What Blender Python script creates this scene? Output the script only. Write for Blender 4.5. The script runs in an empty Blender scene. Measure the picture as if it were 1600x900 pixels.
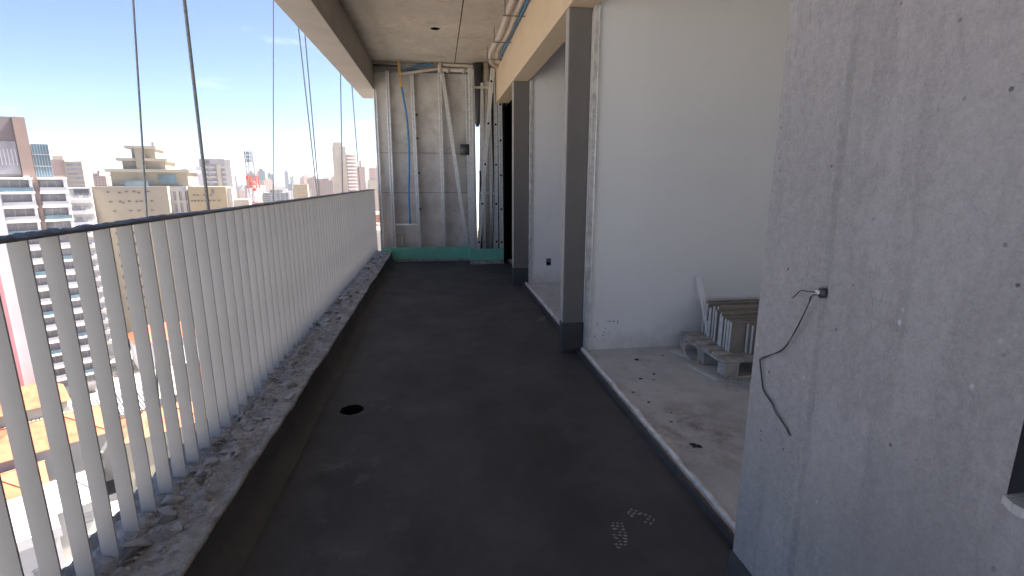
import bpy, bmesh, math, random
from mathutils import Vector, Matrix, noise
random.seed(11)
S = bpy.context.scene
COL = S.collection
R = math.radians

# ------------------------------------------------------------------ camera
EYE = 1.3
cd = bpy.data.cameras.new('camera')
cam = bpy.data.objects.new('camera', cd); COL.objects.link(cam)
cd.sensor_width = 36.0; cd.lens = 36.0 * 783 / 1600
cd.clip_start = 0.03; cd.clip_end = 40000
cam.location = (0, 0, EYE)
cam.rotation_euler = (R(90 - 12.1), 0, R(-8.2))
S.camera = cam

# ------------------------------------------------------------------ sky, sun, exposure
SUN_AZ, SUN_EL = 60.0, 56.0          # azimuth from +Y towards +X
W = bpy.data.worlds.new('World'); S.world = W; W.use_nodes = True
nt = W.node_tree; nt.nodes.clear()
sky = nt.nodes.new('ShaderNodeTexSky'); sky.sky_type = 'NISHITA'; sky.sun_disc = False
sky.sun_elevation = R(SUN_EL); sky.sun_rotation = R(SUN_AZ)
sky.altitude = 700; sky.air_density = 0.6; sky.dust_density = 0.9; sky.ozone_density = 1.8
# thin high cirrus, laid out by direction
tc = nt.nodes.new('ShaderNodeTexCoord'); mp = nt.nodes.new('ShaderNodeMapping')
mp.inputs['Scale'].default_value = (3.0, 3.0, 16.0); mp.inputs['Rotation'].default_value = (0.0, 0.12, 0.3)
nz = nt.nodes.new('ShaderNodeTexNoise'); nz.inputs['Scale'].default_value = 1.3; nz.inputs['Detail'].default_value = 6; nz.inputs['Roughness'].default_value = 0.55
rp = nt.nodes.new('ShaderNodeValToRGB'); rp.color_ramp.elements[0].position = 0.60; rp.color_ramp.elements[1].position = 0.92
mx = nt.nodes.new('ShaderNodeMix'); mx.data_type = 'RGBA'
mx.inputs['B'].default_value = (11.0, 11.2, 11.6, 1)
ml = nt.nodes.new('ShaderNodeMath'); ml.operation = 'MULTIPLY'; ml.inputs[1].default_value = 0.35
bg = nt.nodes.new('ShaderNodeBackground'); bg.inputs['Strength'].default_value = 0.05
wo = nt.nodes.new('ShaderNodeOutputWorld')
L = nt.links.new
L(tc.outputs['Generated'], mp.inputs['Vector']); L(mp.outputs['Vector'], nz.inputs['Vector'])
L(nz.outputs['Fac'], rp.inputs['Fac']); L(rp.outputs['Color'], ml.inputs[0]); L(ml.outputs[0], mx.inputs['Factor'])
L(sky.outputs['Color'], mx.inputs['A']); L(mx.outputs['Result'], bg.inputs['Color']); L(bg.outputs['Background'], wo.inputs['Surface'])

sl = bpy.data.lights.new('sun', 'SUN'); sl.energy = 5.0; sl.angle = R(0.5); sl.color = (1.0, 0.93, 0.82)
sun = bpy.data.objects.new('sun', sl); COL.objects.link(sun)
sd = Vector((math.sin(R(SUN_AZ)) * math.cos(R(SUN_EL)), math.cos(R(SUN_AZ)) * math.cos(R(SUN_EL)), math.sin(R(SUN_EL))))
sun.rotation_euler = sd.to_track_quat('Z', 'Y').to_euler(); sun.location = sd * 100

S.render.engine = 'CYCLES'
S.cycles.max_bounces = 8; S.cycles.diffuse_bounces = 6; S.cycles.volume_bounces = 0
vs = S.view_settings
vs.view_transform = 'Standard'; vs.look = 'None'; vs.gamma = 1; vs.use_curve_mapping = False
vs.exposure = 2.45

# ------------------------------------------------------------------ materials
class NB:
    """small node builder"""
    def __init__(s, name, rough=0.8, spec=0.3, metal=0.0):
        s.m = bpy.data.materials.new(name); s.m.use_nodes = True; s.nt = s.m.node_tree
        s.b = s.nt.nodes['Principled BSDF']; s.b.inputs['Roughness'].default_value = rough
        s.b.inputs['Specular IOR Level'].default_value = spec; s.b.inputs['Metallic'].default_value = metal
        s.co = s.nt.nodes.new('ShaderNodeTexCoord').outputs['Object']
    def n(s, t, **k):
        nd = s.nt.nodes.new(t)
        for a, v in k.items(): setattr(nd, a, v)
        return nd
    def l(s, a, b): s.nt.links.new(a, b)
    def vec(s, scale):
        m = s.n('ShaderNodeMapping'); m.inputs['Scale'].default_value = scale; s.l(s.co, m.inputs['Vector']); return m.outputs[0]
    def noise(s, scale, detail=4, rough=0.55, vec=None):
        x = s.n('ShaderNodeTexNoise'); x.inputs['Scale'].default_value = scale; x.inputs['Detail'].default_value = detail
        x.inputs['Roughness'].default_value = rough; s.l(vec or s.co, x.inputs['Vector']); return x.outputs['Fac']
    def ramp(s, f, p0, p1, c0=(0, 0, 0, 1), c1=(1, 1, 1, 1)):
        r = s.n('ShaderNodeValToRGB'); e = r.color_ramp.elements
        e[0].position = p0; e[1].position = p1; e[0].color = c0; e[1].color = c1; s.l(f, r.inputs['Fac']); return r.outputs['Color']
    def mix(s, f, a, b, blend='MIX'):
        m = s.n('ShaderNodeMix', data_type='RGBA', blend_type=blend)
        for v, i in ((f, 'Factor'), (a, 'A'), (b, 'B')):
            if isinstance(v, (int, float)): m.inputs[i].default_value = v
            elif isinstance(v, tuple): m.inputs[i].default_value = v
            else: s.l(v, m.inputs[i])
        return m.outputs['Result']
    def math(s, op, a, b=0.0):
        m = s.n('ShaderNodeMath', operation=op)
        for i, v in enumerate((a, b)):
            if isinstance(v, (int, float)): m.inputs[i].default_value = v
            else: s.l(v, m.inputs[i])
        return m.outputs[0]
    def col(s, c): s.l(c, s.b.inputs['Base Color'])
    def bump(s, h, strength, dist=0.01):
        b = s.n('ShaderNodeBump'); b.inputs['Strength'].default_value = strength; b.inputs['Distance'].default_value = dist
        s.l(h, b.inputs['Height']); s.l(b.outputs[0], s.b.inputs['Normal'])

def c4(c, k=1.0): return (c[0] * k, c[1] * k, c[2] * k, 1)

def concrete(name, c, var=0.25, rough=0.88, scale=1.0, bump=0.35, streak=0.0, pits=0.3):
    n = NB(name, rough, 0.25)
    big = n.ramp(n.noise(1.3 * scale, 5, 0.6), 0.3, 0.72)
    a = n.mix(big, c4(c, 1 - var), c4(c, 1 + var * 0.6))
    med = n.ramp(n.noise(7 * scale, 6, 0.65), 0.35, 0.7)
    a = n.mix(n.math('MULTIPLY', med, 0.35), a, c4(c, 0.72))
    if streak:
        st = n.ramp(n.noise(1.0, 5, 0.6, n.vec((9 * scale, 9 * scale, 0.55 * scale))), 0.42, 0.66)
        a = n.mix(n.math('MULTIPLY', st, streak), a, c4(c, 1.35))
    fine = n.noise(95 * scale, 4, 0.7)
    a = n.mix(0.28, a, n.ramp(fine, 0.25, 0.75, c4(c, 0.6), c4(c, 1.3)))
    pit = n.ramp(n.noise(34 * scale, 2, 0.4), 0.70, 0.76)
    a = n.mix(n.math('MULTIPLY', pit, pits), a, c4(c, 0.4))
    n.col(a)
    h = n.math('ADD', n.math('MULTIPLY', fine, 0.4), n.noise(18 * scale, 5, 0.6))
    n.bump(h, bump, 0.006)
    return n.m

def plain(name, c, rough=0.6, spec=0.4, metal=0.0, var=0.12, scale=14.0, bump=0.0):
    n = NB(name, rough, spec, metal)
    a = n.mix(n.ramp(n.noise(scale, 4), 0.3, 0.7), c4(c, 1 - var), c4(c, 1 + var))
    n.col(a)
    if bump: n.bump(n.noise(scale * 5, 4), bump, 0.004)
    return n.m

M = {}
M['ceiling'] = concrete('ceiling_concrete', (0.64, 0.595, 0.535), 0.36, scale=1.0, bump=0.3, pits=0.45)
M['edge_beam'] = concrete('edge_beam_concrete', (0.40, 0.38, 0.36), 0.2, bump=0.25)
M['beam'] = concrete('beam_mortar', (0.64, 0.54, 0.40), 0.10, bump=0.15, pits=0.1)
M['column'] = concrete('column_mortar', (0.195, 0.182, 0.176), 0.14, bump=0.2, pits=0.15, scale=2.0)
n = NB('pillar_render', 0.9, 0.2)
PC = (0.375, 0.366, 0.370)
a = n.mix(n.ramp(n.noise(1.1, 6, 0.62), 0.34, 0.66), c4(PC, 0.80), c4(PC, 1.12))
pt = n.ramp(n.noise(1.0, 7, 0.62, n.vec((2.0, 3.4, 1.2))), 0.50, 0.535)              # broad trowel patches with crisp edges
a = n.mix(n.math('MULTIPLY', pt, 0.48), a, c4(PC, 1.34))
pt2 = n.ramp(n.noise(1.0, 7, 0.66, n.vec((1.1, 5.5, 0.8))), 0.535, 0.575)
a = n.mix(n.math('MULTIPLY', pt2, 0.48), a, c4(PC, 0.66))
st = n.ramp(n.noise(1.0, 6, 0.65, n.vec((4, 13, 0.7))), 0.45, 0.62)
a = n.mix(n.math('MULTIPLY', st, 0.22), a, c4(PC, 1.3))
gr = n.noise(140, 5, 0.8); gm = n.noise(42, 6, 0.75)
a = n.mix(0.42, a, n.ramp(gr, 0.28, 0.72, c4(PC, 0.55), c4(PC, 1.45)))
a = n.mix(0.25, a, n.ramp(gm, 0.36, 0.64, c4(PC, 0.6), c4(PC, 1.35)))
vo = n.n('ShaderNodeTexVoronoi'); vo.inputs['Scale'].default_value = 30; n.l(n.co, vo.inputs['Vector'])
pore = n.math('MULTIPLY', n.ramp(vo.outputs['Distance'], 0.06, 0.13, (1, 1, 1, 1), (0, 0, 0, 1)), n.ramp(n.noise(6, 3), 0.52, 0.6))
a = n.mix(n.math('MULTIPLY', pore, 0.75), a, c4(PC, 0.28))
vo2 = n.n('ShaderNodeTexVoronoi'); vo2.inputs['Scale'].default_value = 19; n.l(n.vec((1, 1.3, 1)), vo2.inputs['Vector'])
fl = n.math('MULTIPLY', n.ramp(vo2.outputs['Distance'], 0.05, 0.15, (1, 1, 1, 1), (0, 0, 0, 1)), n.ramp(n.noise(4.2, 3), 0.56, 0.62))
a = n.mix(n.math('MULTIPLY', fl, 0.6), a, c4(PC, 1.9))
n.col(a)
hh = n.math('ADD', n.math('MULTIPLY', gm, 0.9), n.math('MULTIPLY', gr, 0.35)); hh = n.math('ADD', hh, n.math('MULTIPLY', pt, 0.5)); hh = n.math('SUBTRACT', hh, n.math('MULTIPLY', pore, 1.2))
n.bump(hh, 0.75, 0.006); M['pillar'] = n.m
M['endwall'] = concrete('end_wall_concrete', (0.62, 0.59, 0.565), 0.22, bump=0.3, streak=0.18)
M['roomfloor'] = concrete('room_floor_screed', (0.60, 0.59, 0.595), 0.28, scale=2.2, bump=0.3, pits=0.6)
M['kerb'] = concrete('kerb_rough_concrete', (0.45, 0.455, 0.47), 0.6, scale=5.5, bump=1.0, pits=0.8)
def stain(m, c, scale, p0, p1, k, loc=None):
    t = m.node_tree; b = t.nodes['Principled BSDF']; src = b.inputs['Base Color'].links[0].from_socket
    co = t.nodes.new('ShaderNodeTexCoord'); nz_ = t.nodes.new('ShaderNodeTexNoise'); nz_.inputs['Scale'].default_value = scale; nz_.inputs['Detail'].default_value = 8; nz_.inputs['Roughness'].default_value = 0.68
    t.links.new(co.outputs['Object'], nz_.inputs['Vector']); rp_ = t.nodes.new('ShaderNodeValToRGB'); rp_.color_ramp.elements[0].position = p0; rp_.color_ramp.elements[1].position = p1
    t.links.new(nz_.outputs['Fac'], rp_.inputs['Fac']); f = rp_.outputs['Color']
    mu = t.nodes.new('ShaderNodeMath'); mu.operation = 'MULTIPLY'; mu.inputs[1].default_value = k; t.links.new(f, mu.inputs[0]); f = mu.outputs[0]
    if loc:
        vm = t.nodes.new('ShaderNodeVectorMath'); vm.operation = 'DISTANCE'; vm.inputs[1].default_value = loc[:3]; t.links.new(co.outputs['Object'], vm.inputs[0])
        mr = t.nodes.new('ShaderNodeMapRange'); mr.inputs['From Min'].default_value = loc[3]; mr.inputs['From Max'].default_value = loc[3] * .25; t.links.new(vm.outputs['Value'], mr.inputs['Value'])
        m2 = t.nodes.new('ShaderNodeMath'); m2.operation = 'MULTIPLY'; t.links.new(f, m2.inputs[0]); t.links.new(mr.outputs[0], m2.inputs[1]); f = m2.outputs[0]
    mx_ = t.nodes.new('ShaderNodeMix'); mx_.data_type = 'RGBA'; mx_.inputs['B'].default_value = c4(c); t.links.new(f, mx_.inputs['Factor']); t.links.new(src, mx_.inputs['A']); t.links.new(mx_.outputs['Result'], b.inputs['Base Color'])
stain(M['roomfloor'], (0.19, 0.15, 0.13), 7, 0.44, 0.62, 0.75, (1.26, 2.25, 0.02, 0.42))
stain(M['roomfloor'], (0.30, 0.255, 0.225), 5, 0.52, 0.7, 0.5)
stain(M['kerb'], (0.17, 0.168, 0.17), 24, 0.50, 0.64, 0.7)
stain(M['kerb'], (0.66, 0.665, 0.68), 9, 0.54, 0.66, 0.6)
stain(M['kerb'], (0.34, 0.31, 0.29), 6, 0.5, 0.68, 0.4)
stain(M['ceiling'], (0.40, 0.35, 0.29), 2.6, 0.47, 0.66, 0.75)
stain(M['ceiling'], (0.46, 0.40, 0.33), 14, 0.52, 0.66, 0.45)
stain(M['ceiling'], (0.75, 0.67, 0.55), 4.5, 0.54, 0.68, 0.6)
stain(M['endwall'], (0.36, 0.33, 0.305), 3.0, 0.46, 0.62, 0.6)
stain(M['pillar'], (0.265, 0.26, 0.262), 2.5, 0.20, 0.42, 0.65, (0.0, -0.62, 0.40, 0.42))
M['chunk_dark'] = concrete('rubble_dark', (0.26, 0.255, 0.255), 0.35, scale=9.0, bump=0.8, pits=0.4)
M['chunk'] = concrete('rubble_concrete', (0.60, 0.605, 0.62), 0.35, scale=9.0, bump=0.8, pits=0.4)
M['mortar_white'] = concrete('white_mortar', (0.66, 0.65, 0.63), 0.5, scale=9.0, bump=0.6, pits=0.7)
stain(M['mortar_white'], (0.30, 0.29, 0.28), 16, 0.52, 0.62, 0.45)
M['black'] = plain('black_and_painted_dark', (0.012, 0.012, 0.013), 0.9, 0.1)  # plain black for parts; also stands in for darkness in holes and recess
M['steel'] = plain('galvanised_steel', (0.82, 0.83, 0.84), 0.36, 0.5, 0.55, 0.18, 30)
M['steel_dark'] = plain('dull_grey_steel', (0.20, 0.20, 0.21), 0.45, 0.5, 0.7, 0.2, 20)
M['duct'] = plain('grey_plastic_duct', (0.30, 0.31, 0.33), 0.35, 0.5, 0.0, 0.1)
M['duct_dark'] = plain('dark_grey_pipe', (0.06, 0.062, 0.07), 0.4, 0.5)
M['pvc'] = plain('off_white_pvc', (0.55, 0.50, 0.43), 0.45, 0.4, 0, 0.12)
M['conduit'] = plain('beige_corrugated_conduit', (0.54, 0.50, 0.46), 0.5, 0.4, 0, 0.1)
M['blue'] = plain('blue_hose', (0.075, 0.23, 0.45), 0.45, 0.4, 0, 0.15)
M['timber'] = plain('yellow_timber', (0.55, 0.33, 0.12), 0.7, 0.3, 0, 0.2, 30)
M['rope'] = plain('grey_rope', (0.26, 0.27, 0.28), 0.8, 0.2, 0, 0.3, 60)
M['cable'] = plain('steel_cable', (0.34, 0.36, 0.38), 0.6, 0.3, 0.1, 0.2, 60)
M['wire'] = plain('black_wire', (0.03, 0.028, 0.03), 0.5, 0.4)
M['white_plastic'] = plain('white_plastic', (0.75, 0.74, 0.72), 0.4, 0.4, 0, 0.05)
M['wood'] = plain('dusty_pallet_wood', (0.42, 0.39, 0.36), 0.85, 0.2, 0, 0.35, 9, 0.4)
M['board_edge'] = plain('white_board_edge', (0.62, 0.61, 0.60), 0.8, 0.2, 0, 0.12, 30)
M['bright_profile'] = plain('bright_white_profile', (0.85, 0.85, 0.86), 0.5, 0.4, 0, 0.05)
M['pale_threshold'] = plain('pale_threshold', (0.80, 0.80, 0.80), 0.7, 0.3, 0, 0.22, 18, 0.3)
M['board_face'] = plain('grey_brown_board', (0.30, 0.26, 0.225), 0.7, 0.3, 0, 0.2, 8)
M['dirt'] = plain('dark_dirt', (0.055, 0.05, 0.048), 0.9, 0.2, 0, 0.4, 30)
M['chalk'] = plain('pale_dust', (0.31, 0.31, 0.33), 0.9, 0.1, 0, 0.65, 70)

# white painted partition: faint trowel marks, scuffs near the floor
n = NB('white_plaster_wall', 0.75, 0.25)
a = n.mix(n.ramp(n.noise(1.1, 4), 0.3, 0.7), (0.84, 0.835, 0.84, 1), (0.88, 0.875, 0.88, 1))
a = n.mix(n.math('MULTIPLY', n.ramp(n.noise(3.2, 6, 0.7), 0.62, 0.78), 0.22), a, (0.45, 0.43, 0.41, 1))
sz = n.n('ShaderNodeSeparateXYZ'); n.l(n.co, sz.inputs[0])
low = n.ramp(n.math('ADD', sz.outputs['Z'], n.math('MULTIPLY', n.noise(7, 5, 0.7), 0.5)), 0.22, 0.44, (1, 1, 1, 1), (0, 0, 0, 1))
a = n.mix(n.math('MULTIPLY', low, 0.45), a, (0.42, 0.40, 0.38, 1))
spot = n.math('MULTIPLY', n.ramp(n.noise(46, 2, 0.5), 0.73, 0.75), n.ramp(n.noise(5.0, 2), 0.55, 0.62))
a = n.mix(n.math('MULTIPLY', n.math('MULTIPLY', spot, low), 0.9), a, (0.06, 0.055, 0.05, 1))
jx = n.math('ABSOLUTE', n.math('SUBTRACT', n.math('FRACT', n.math('DIVIDE', n.math('ADD', sz.outputs['X'], 0.38), 1.2)), 0.5))
jn = n.ramp(n.math('ADD', jx, n.math('MULTIPLY', n.noise(3, 4), 0.02)), 0.012, 0.05, (1, 1, 1, 1), (0, 0, 0, 1))
a = n.mix(n.math('MULTIPLY', jn, 0.10), a, (0.95, 0.95, 0.95, 1))
n.col(a); n.bump(n.math('ADD', n.noise(26, 4), n.math('MULTIPLY', n.noise(2.2, 3, 0.5, n.vec((1, 1, 0.5))), 3.0)), 0.22, 0.006); M['white_wall'] = n.m

# black waterproofing membrane on the floor: trowel sweeps, dusty veil, uneven sheen
n = NB('black_waterproofing', 0.62, 0.35)
sw = n.ramp(n.noise(1.0, 5, 0.6, n.vec((2.2, 0.7, 1))), 0.3, 0.75)
a = n.mix(sw, (0.045, 0.0445, 0.048, 1), (0.082, 0.081, 0.087, 1))
dust = n.ramp(n.noise(3.3, 8, 0.68), 0.60, 0.80)
a = n.mix(n.math('MULTIPLY', dust, 0.35), a, (0.075, 0.075, 0.08, 1))
scr = n.math('MULTIPLY', n.ramp(n.noise(2.0, 9, 0.8), 0.655, 0.70), n.ramp(n.noise(1.1, 2), 0.5, 0.62))
a = n.mix(n.math('MULTIPLY', scr, 0.5), a, (0.16, 0.16, 0.17, 1))
n.col(a)
rr = n.n('ShaderNodeMapRange'); n.l(n.noise(4.2, 5), rr.inputs['Value']); rr.inputs['To Min'].default_value = 0.48; rr.inputs['To Max'].default_value = 0.80
n.l(rr.outputs[0], n.b.inputs['Roughness'])
n.bump(n.math('ADD', n.noise(150, 3, 0.6), n.math('MULTIPLY', n.noise(9, 5), 1.3)), 0.22, 0.004)
M['membrane'] = n.m
stain(n.m, (0.22, 0.22, 0.24), 11, 0.52, 0.68, 0.5, (-0.43, 2.86, 0, 0.20))
stain(n.m, (0.20, 0.20, 0.22), 8, 0.53, 0.66, 0.5, (-0.43, 2.17, 0, 0.22))
stain(n.m, (0.17, 0.17, 0.19), 7, 0.54, 0.66, 0.45, (-0.36, 1.72, 0, 0.26))
stain(n.m, (0.112, 0.112, 0.12), 1.7, 0.46, 0.66, 0.5)

# slats: grey-white powder coat with dust, scratches and concrete splashes
n = NB('grey_white_slat_paint', 0.55, 0.35)
a = n.mix(n.ramp(n.noise(2.6, 5, 0.6), 0.3, 0.72), (0.445, 0.435, 0.437, 1), (0.52, 0.51, 0.512, 1))
a = n.mix(n.math('MULTIPLY', n.ramp(n.noise(12, 7, 0.75), 0.64, 0.74), 0.5), a, (0.32, 0.30, 0.29, 1))
scr = n.ramp(n.noise(17, 3, 0.5), 0.735, 0.76)
a = n.mix(n.math('MULTIPLY', scr, 0.75), a, (0.09, 0.085, 0.085, 1))
n.col(a); n.bump(n.noise(60, 4), 0.1, 0.003); M['slat'] = n.m

# wrap on the rail: dark crumpled film, going to dirt-brown along its length
n = NB('dark_film', 0.5, 0.4)
sp = n.n('ShaderNodeSeparateXYZ'); n.l(n.co, sp.inputs[0])
k = n.ramp(n.math('ADD', n.math('MULTIPLY', sp.outputs['Y'], 0.12), n.math('MULTIPLY', n.noise(6, 5), 0.35)), 0.38, 0.62)
a = n.mix(k, (0.10, 0.11, 0.13, 1), (0.26, 0.21, 0.16, 1))
a = n.mix(n.math('MULTIPLY', n.ramp(n.noise(40, 5, 0.7), 0.4, 0.7), 0.6), a, (0.03, 0.03, 0.03, 1))
n.col(a); n.bump(n.noise(55, 5), 0.6, 0.01); M['film'] = n.m

M['green'] = plain('green_moisture_board', (0.20, 0.56, 0.43), 0.8, 0.2, 0, 0.10, 6, 0.1)

# city materials
def wallmat(name, c, var=0.1): return plain(name, c, 0.85, 0.2, 0, var, 0.12)
M['b_white'] = wallmat('white_render', (0.46, 0.455, 0.455))
M['b_lilac'] = wallmat('pale_grey_render', (0.55, 0.55, 0.58))
M['b_brown'] = wallmat('brown_cladding', (0.27, 0.205, 0.185))
M['b_greybrown'] = wallmat('grey_brown_cladding', (0.19, 0.17, 0.175))
M['b_tan'] = wallmat('tan_render', (0.315, 0.28, 0.228))
M['b_cream'] = wallmat('cream_render', (0.44, 0.405, 0.34))
M['b_ochre'] = wallmat('ochre_render', (0.37, 0.305, 0.205))
M['b_pink'] = wallmat('pink_render', (0.52, 0.27, 0.30))
M['b_rose'] = wallmat('rose_render', (0.47, 0.36, 0.33))
M['b_grey'] = wallmat('grey_render', (0.36, 0.36, 0.39))
M['b_dark'] = wallmat('dark_slate_render', (0.12, 0.13, 0.15))
M['slab'] = wallmat('white_balcony_slab', (0.84, 0.83, 0.82), 0.04)
M['glass'] = plain('haze_paled_window_glass', (0.27, 0.265, 0.30), 0.3, 0.6, 0, 0.3, 0.4)  # paleness of hazy air is put into the glass colour
M['glass_blue'] = plain('blue_curtain_glass', (0.10, 0.17, 0.22), 0.15, 0.7, 0, 0.4, 0.25)
M['glass_small'] = plain('dark_small_window', (0.09, 0.085, 0.09), 0.3, 0.4, 0, 0.3, 0.4)  # darker glass tone for the small windows
M['tile'] = plain('orange_clay_tile', (0.34, 0.125, 0.07), 0.85, 0.2, 0, 0.25, 0.6)
M['tile_old'] = plain('weathered_clay_tile', (0.33, 0.16, 0.10), 0.9, 0.2, 0, 0.35, 0.5)
M['roof_grey'] = plain('fibre_cement_roof', (0.34, 0.34, 0.35), 0.9, 0.2, 0, 0.3, 0.4)
M['roof_white'] = plain('pale_flat_roof', (0.27, 0.265, 0.26), 0.9, 0.2, 0, 0.2, 0.3)
M['red_steel'] = plain('red_painted_steel', (0.58, 0.10, 0.05), 0.6, 0.3)
M['white_steel'] = plain('white_painted_steel', (0.75, 0.75, 0.75), 0.6, 0.3)

def facade(name, c, wx=3.2, wz=3.0, dark=0.35, th=0.5):
    """far facade: rows of windows too far away to tell apart"""
    n = NB(name, 0.8, 0.3)
    oi = n.n('ShaderNodeObjectInfo')
    s = n.n('ShaderNodeSeparateXYZ'); n.l(n.co, s.inputs[0])
    u = n.math('FRACT', n.math('DIVIDE', n.math('ADD', n.math('ADD', s.outputs['X'], s.outputs['Y']), 500.3), wx))
    v = n.math('FRACT', n.math('DIVIDE', n.math('ADD', s.outputs['Z'], 300.0), wz))
    w = n.math('MULTIPLY', n.math('LESS_THAN', u, th), n.math('LESS_THAN', v, 0.5))
    g = n.n('ShaderNodeNewGeometry'); sn = n.n('ShaderNodeSeparateXYZ'); n.l(g.outputs['True Normal'], sn.inputs[0])
    w = n.math('MULTIPLY', w, n.math('LESS_THAN', n.math('ABSOLUTE', sn.outputs['Z']), 0.5))
    hv = n.n('ShaderNodeHueSaturation'); hv.inputs['Color'].default_value = c4(c)
    vr = n.math('ADD', n.math('MULTIPLY', oi.outputs['Random'], 0.6), 0.7); n.l(vr, hv.inputs['Value'])
    a = n.mix(n.math('MULTIPLY', w, 0.8), hv.outputs[0], c4((0.10, 0.11, 0.13), dark / 0.35))
    n.col(a); return n.m
FAC = [facade('far_facade_white', (0.60, 0.58, 0.55)), facade('far_facade_grey', (0.36, 0.37, 0.40), 4.0, 3.0, 0.35, 0.6),
       facade('far_facade_sand', (0.50, 0.40, 0.29), 3.6), facade('far_facade_rose', (0.44, 0.31, 0.27), 2.8),
       facade('far_facade_slate', (0.20, 0.22, 0.26), 5.0, 3.2, 0.3, 0.7)]
FACN = ['white', 'grey', 'sand coloured', 'rose brown', 'slate blue']

# ------------------------------------------------------------------ mesh helpers
class MB:
    def __init__(s): s.v = []; s.f = []
    def quad(s, pts):
        b = len(s.v); s.v += [tuple(p) for p in pts]; s.f.append(tuple(range(b, b + len(pts)))); return s
    def box(s, x0, x1, y0, y1, z0, z1):
        b = len(s.v)
        s.v += [(x0, y0, z0), (x1, y0, z0), (x1, y1, z0), (x0, y1, z0), (x0, y0, z1), (x1, y0, z1), (x1, y1, z1), (x0, y1, z1)]
        s.f += [tuple(b + i for i in q) for q in ((3, 2, 1, 0), (4, 5, 6, 7), (0, 1, 5, 4), (1, 2, 6, 5), (2, 3, 7, 6), (3, 0, 4, 7))]
        return s
    def bar(s, p, q, w, d, up=(0, 1, 0)):
        """rectangular bar from p to q, w wide, d deep (towards up)"""
        p = Vector(p); q = Vector(q); t = (q - p).normalized(); uu = Vector(up); a = t.cross(uu).normalized(); c = a.cross(t).normalized()
        b = len(s.v)
        for e in (p, q):
            for i, j in ((-1, -1), (1, -1), (1, 1), (-1, 1)): s.v.append(tuple(e + a * (w / 2 * i) + c * (d / 2 * j)))
        s.f += [tuple(b + i for i in f) for f in ((0, 1, 2, 3), (7, 6, 5, 4), (0, 4, 5, 1), (1, 5, 6, 2), (2, 6, 7, 3), (3, 7, 4, 0))]
        return s
    def tube(s, pts, r, n=10, cap=True):
        pts = [Vector(p) for p in pts]; b0 = len(s.v); up = None
        for i, p in enumerate(pts):
            t = (pts[min(i + 1, len(pts) - 1)] - pts[max(i - 1, 0)]).normalized()
            if up is None: up = t.orthogonal().normalized()
            up = (up - t * up.dot(t)).normalized(); sd_ = t.cross(up)
            rr = r(i) if callable(r) else r
            for k in range(n):
                a = 2 * math.pi * k / n; s.v.append(tuple(p + (up * math.cos(a) + sd_ * math.sin(a)) * rr))
        for i in range(len(pts) - 1):
            for k in range(n):
                s.f.append((b0 + i * n + k, b0 + i * n + (k + 1) % n, b0 + (i + 1) * n + (k + 1) % n, b0 + (i + 1) * n + k))
        if cap:
            s.f.append(tuple(b0 + k for k in reversed(range(n)))); s.f.append(tuple(b0 + (len(pts) - 1) * n + k for k in range(n)))
        return s
    def mesh(s, name, mat, smooth=False):
        me = bpy.data.meshes.new(name); me.from_pydata(s.v, [], s.f); me.validate()
        bm = bmesh.new(); bm.from_mesh(me); bmesh.ops.recalc_face_normals(bm, faces=bm.faces); bm.to_mesh(me); bm.free()
        for m in (mat if isinstance(mat, (list, tuple)) else [mat]): me.materials.append(M[m] if isinstance(m, str) else m)
        if smooth:
            for p in me.polygons: p.use_smooth = True
        return me
    def build(s, name, mat, parent=None, smooth=False, bevel=0.0):
        o = bpy.data.objects.new(name, s.mesh(name, mat, smooth)); COL.objects.link(o)
        if parent: o.parent = parent
        if bevel:
            b = o.modifiers.new('bevel', 'BEVEL'); b.width = bevel; b.segments = 2; b.limit_method = 'ANGLE'
        return o

def tag(o, label=None, cat=None, group=None, kind=None):
    if label: o['label'] = label
    if cat: o['category'] = cat
    if group: o['group'] = group
    if kind: o['kind'] = kind
    return o
def empty(name, loc=(0, 0, 0), rz=0.0):
    o = bpy.data.objects.new(name, None); COL.objects.link(o); o.location = loc; o.rotation_euler = (0, 0, rz); o.empty_display_size = 0.1; return o
def link(name, me, parent=None, loc=(0, 0, 0), rot=(0, 0, 0), scale=(1, 1, 1)):
    o = bpy.data.objects.new(name, me); COL.objects.link(o); o.location = loc; o.rotation_euler = rot; o.scale = scale
    if parent: o.parent = parent
    return o
def spline(pts, n=8):
    P = [Vector(p) for p in pts]; out = []
    for i in range(len(P) - 1):
        a, b, c, d = P[max(i - 1, 0)], P[i], P[i + 1], P[min(i + 2, len(P) - 1)]
        for k in range(n):
            t = k / n
            out.append(0.5 * ((2 * b) + (c - a) * t + (2 * a - 5 * b + 4 * c - d) * t * t + (3 * b - a - 3 * c + d) * t ** 3))
    out.append(P[-1]); return out
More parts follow.
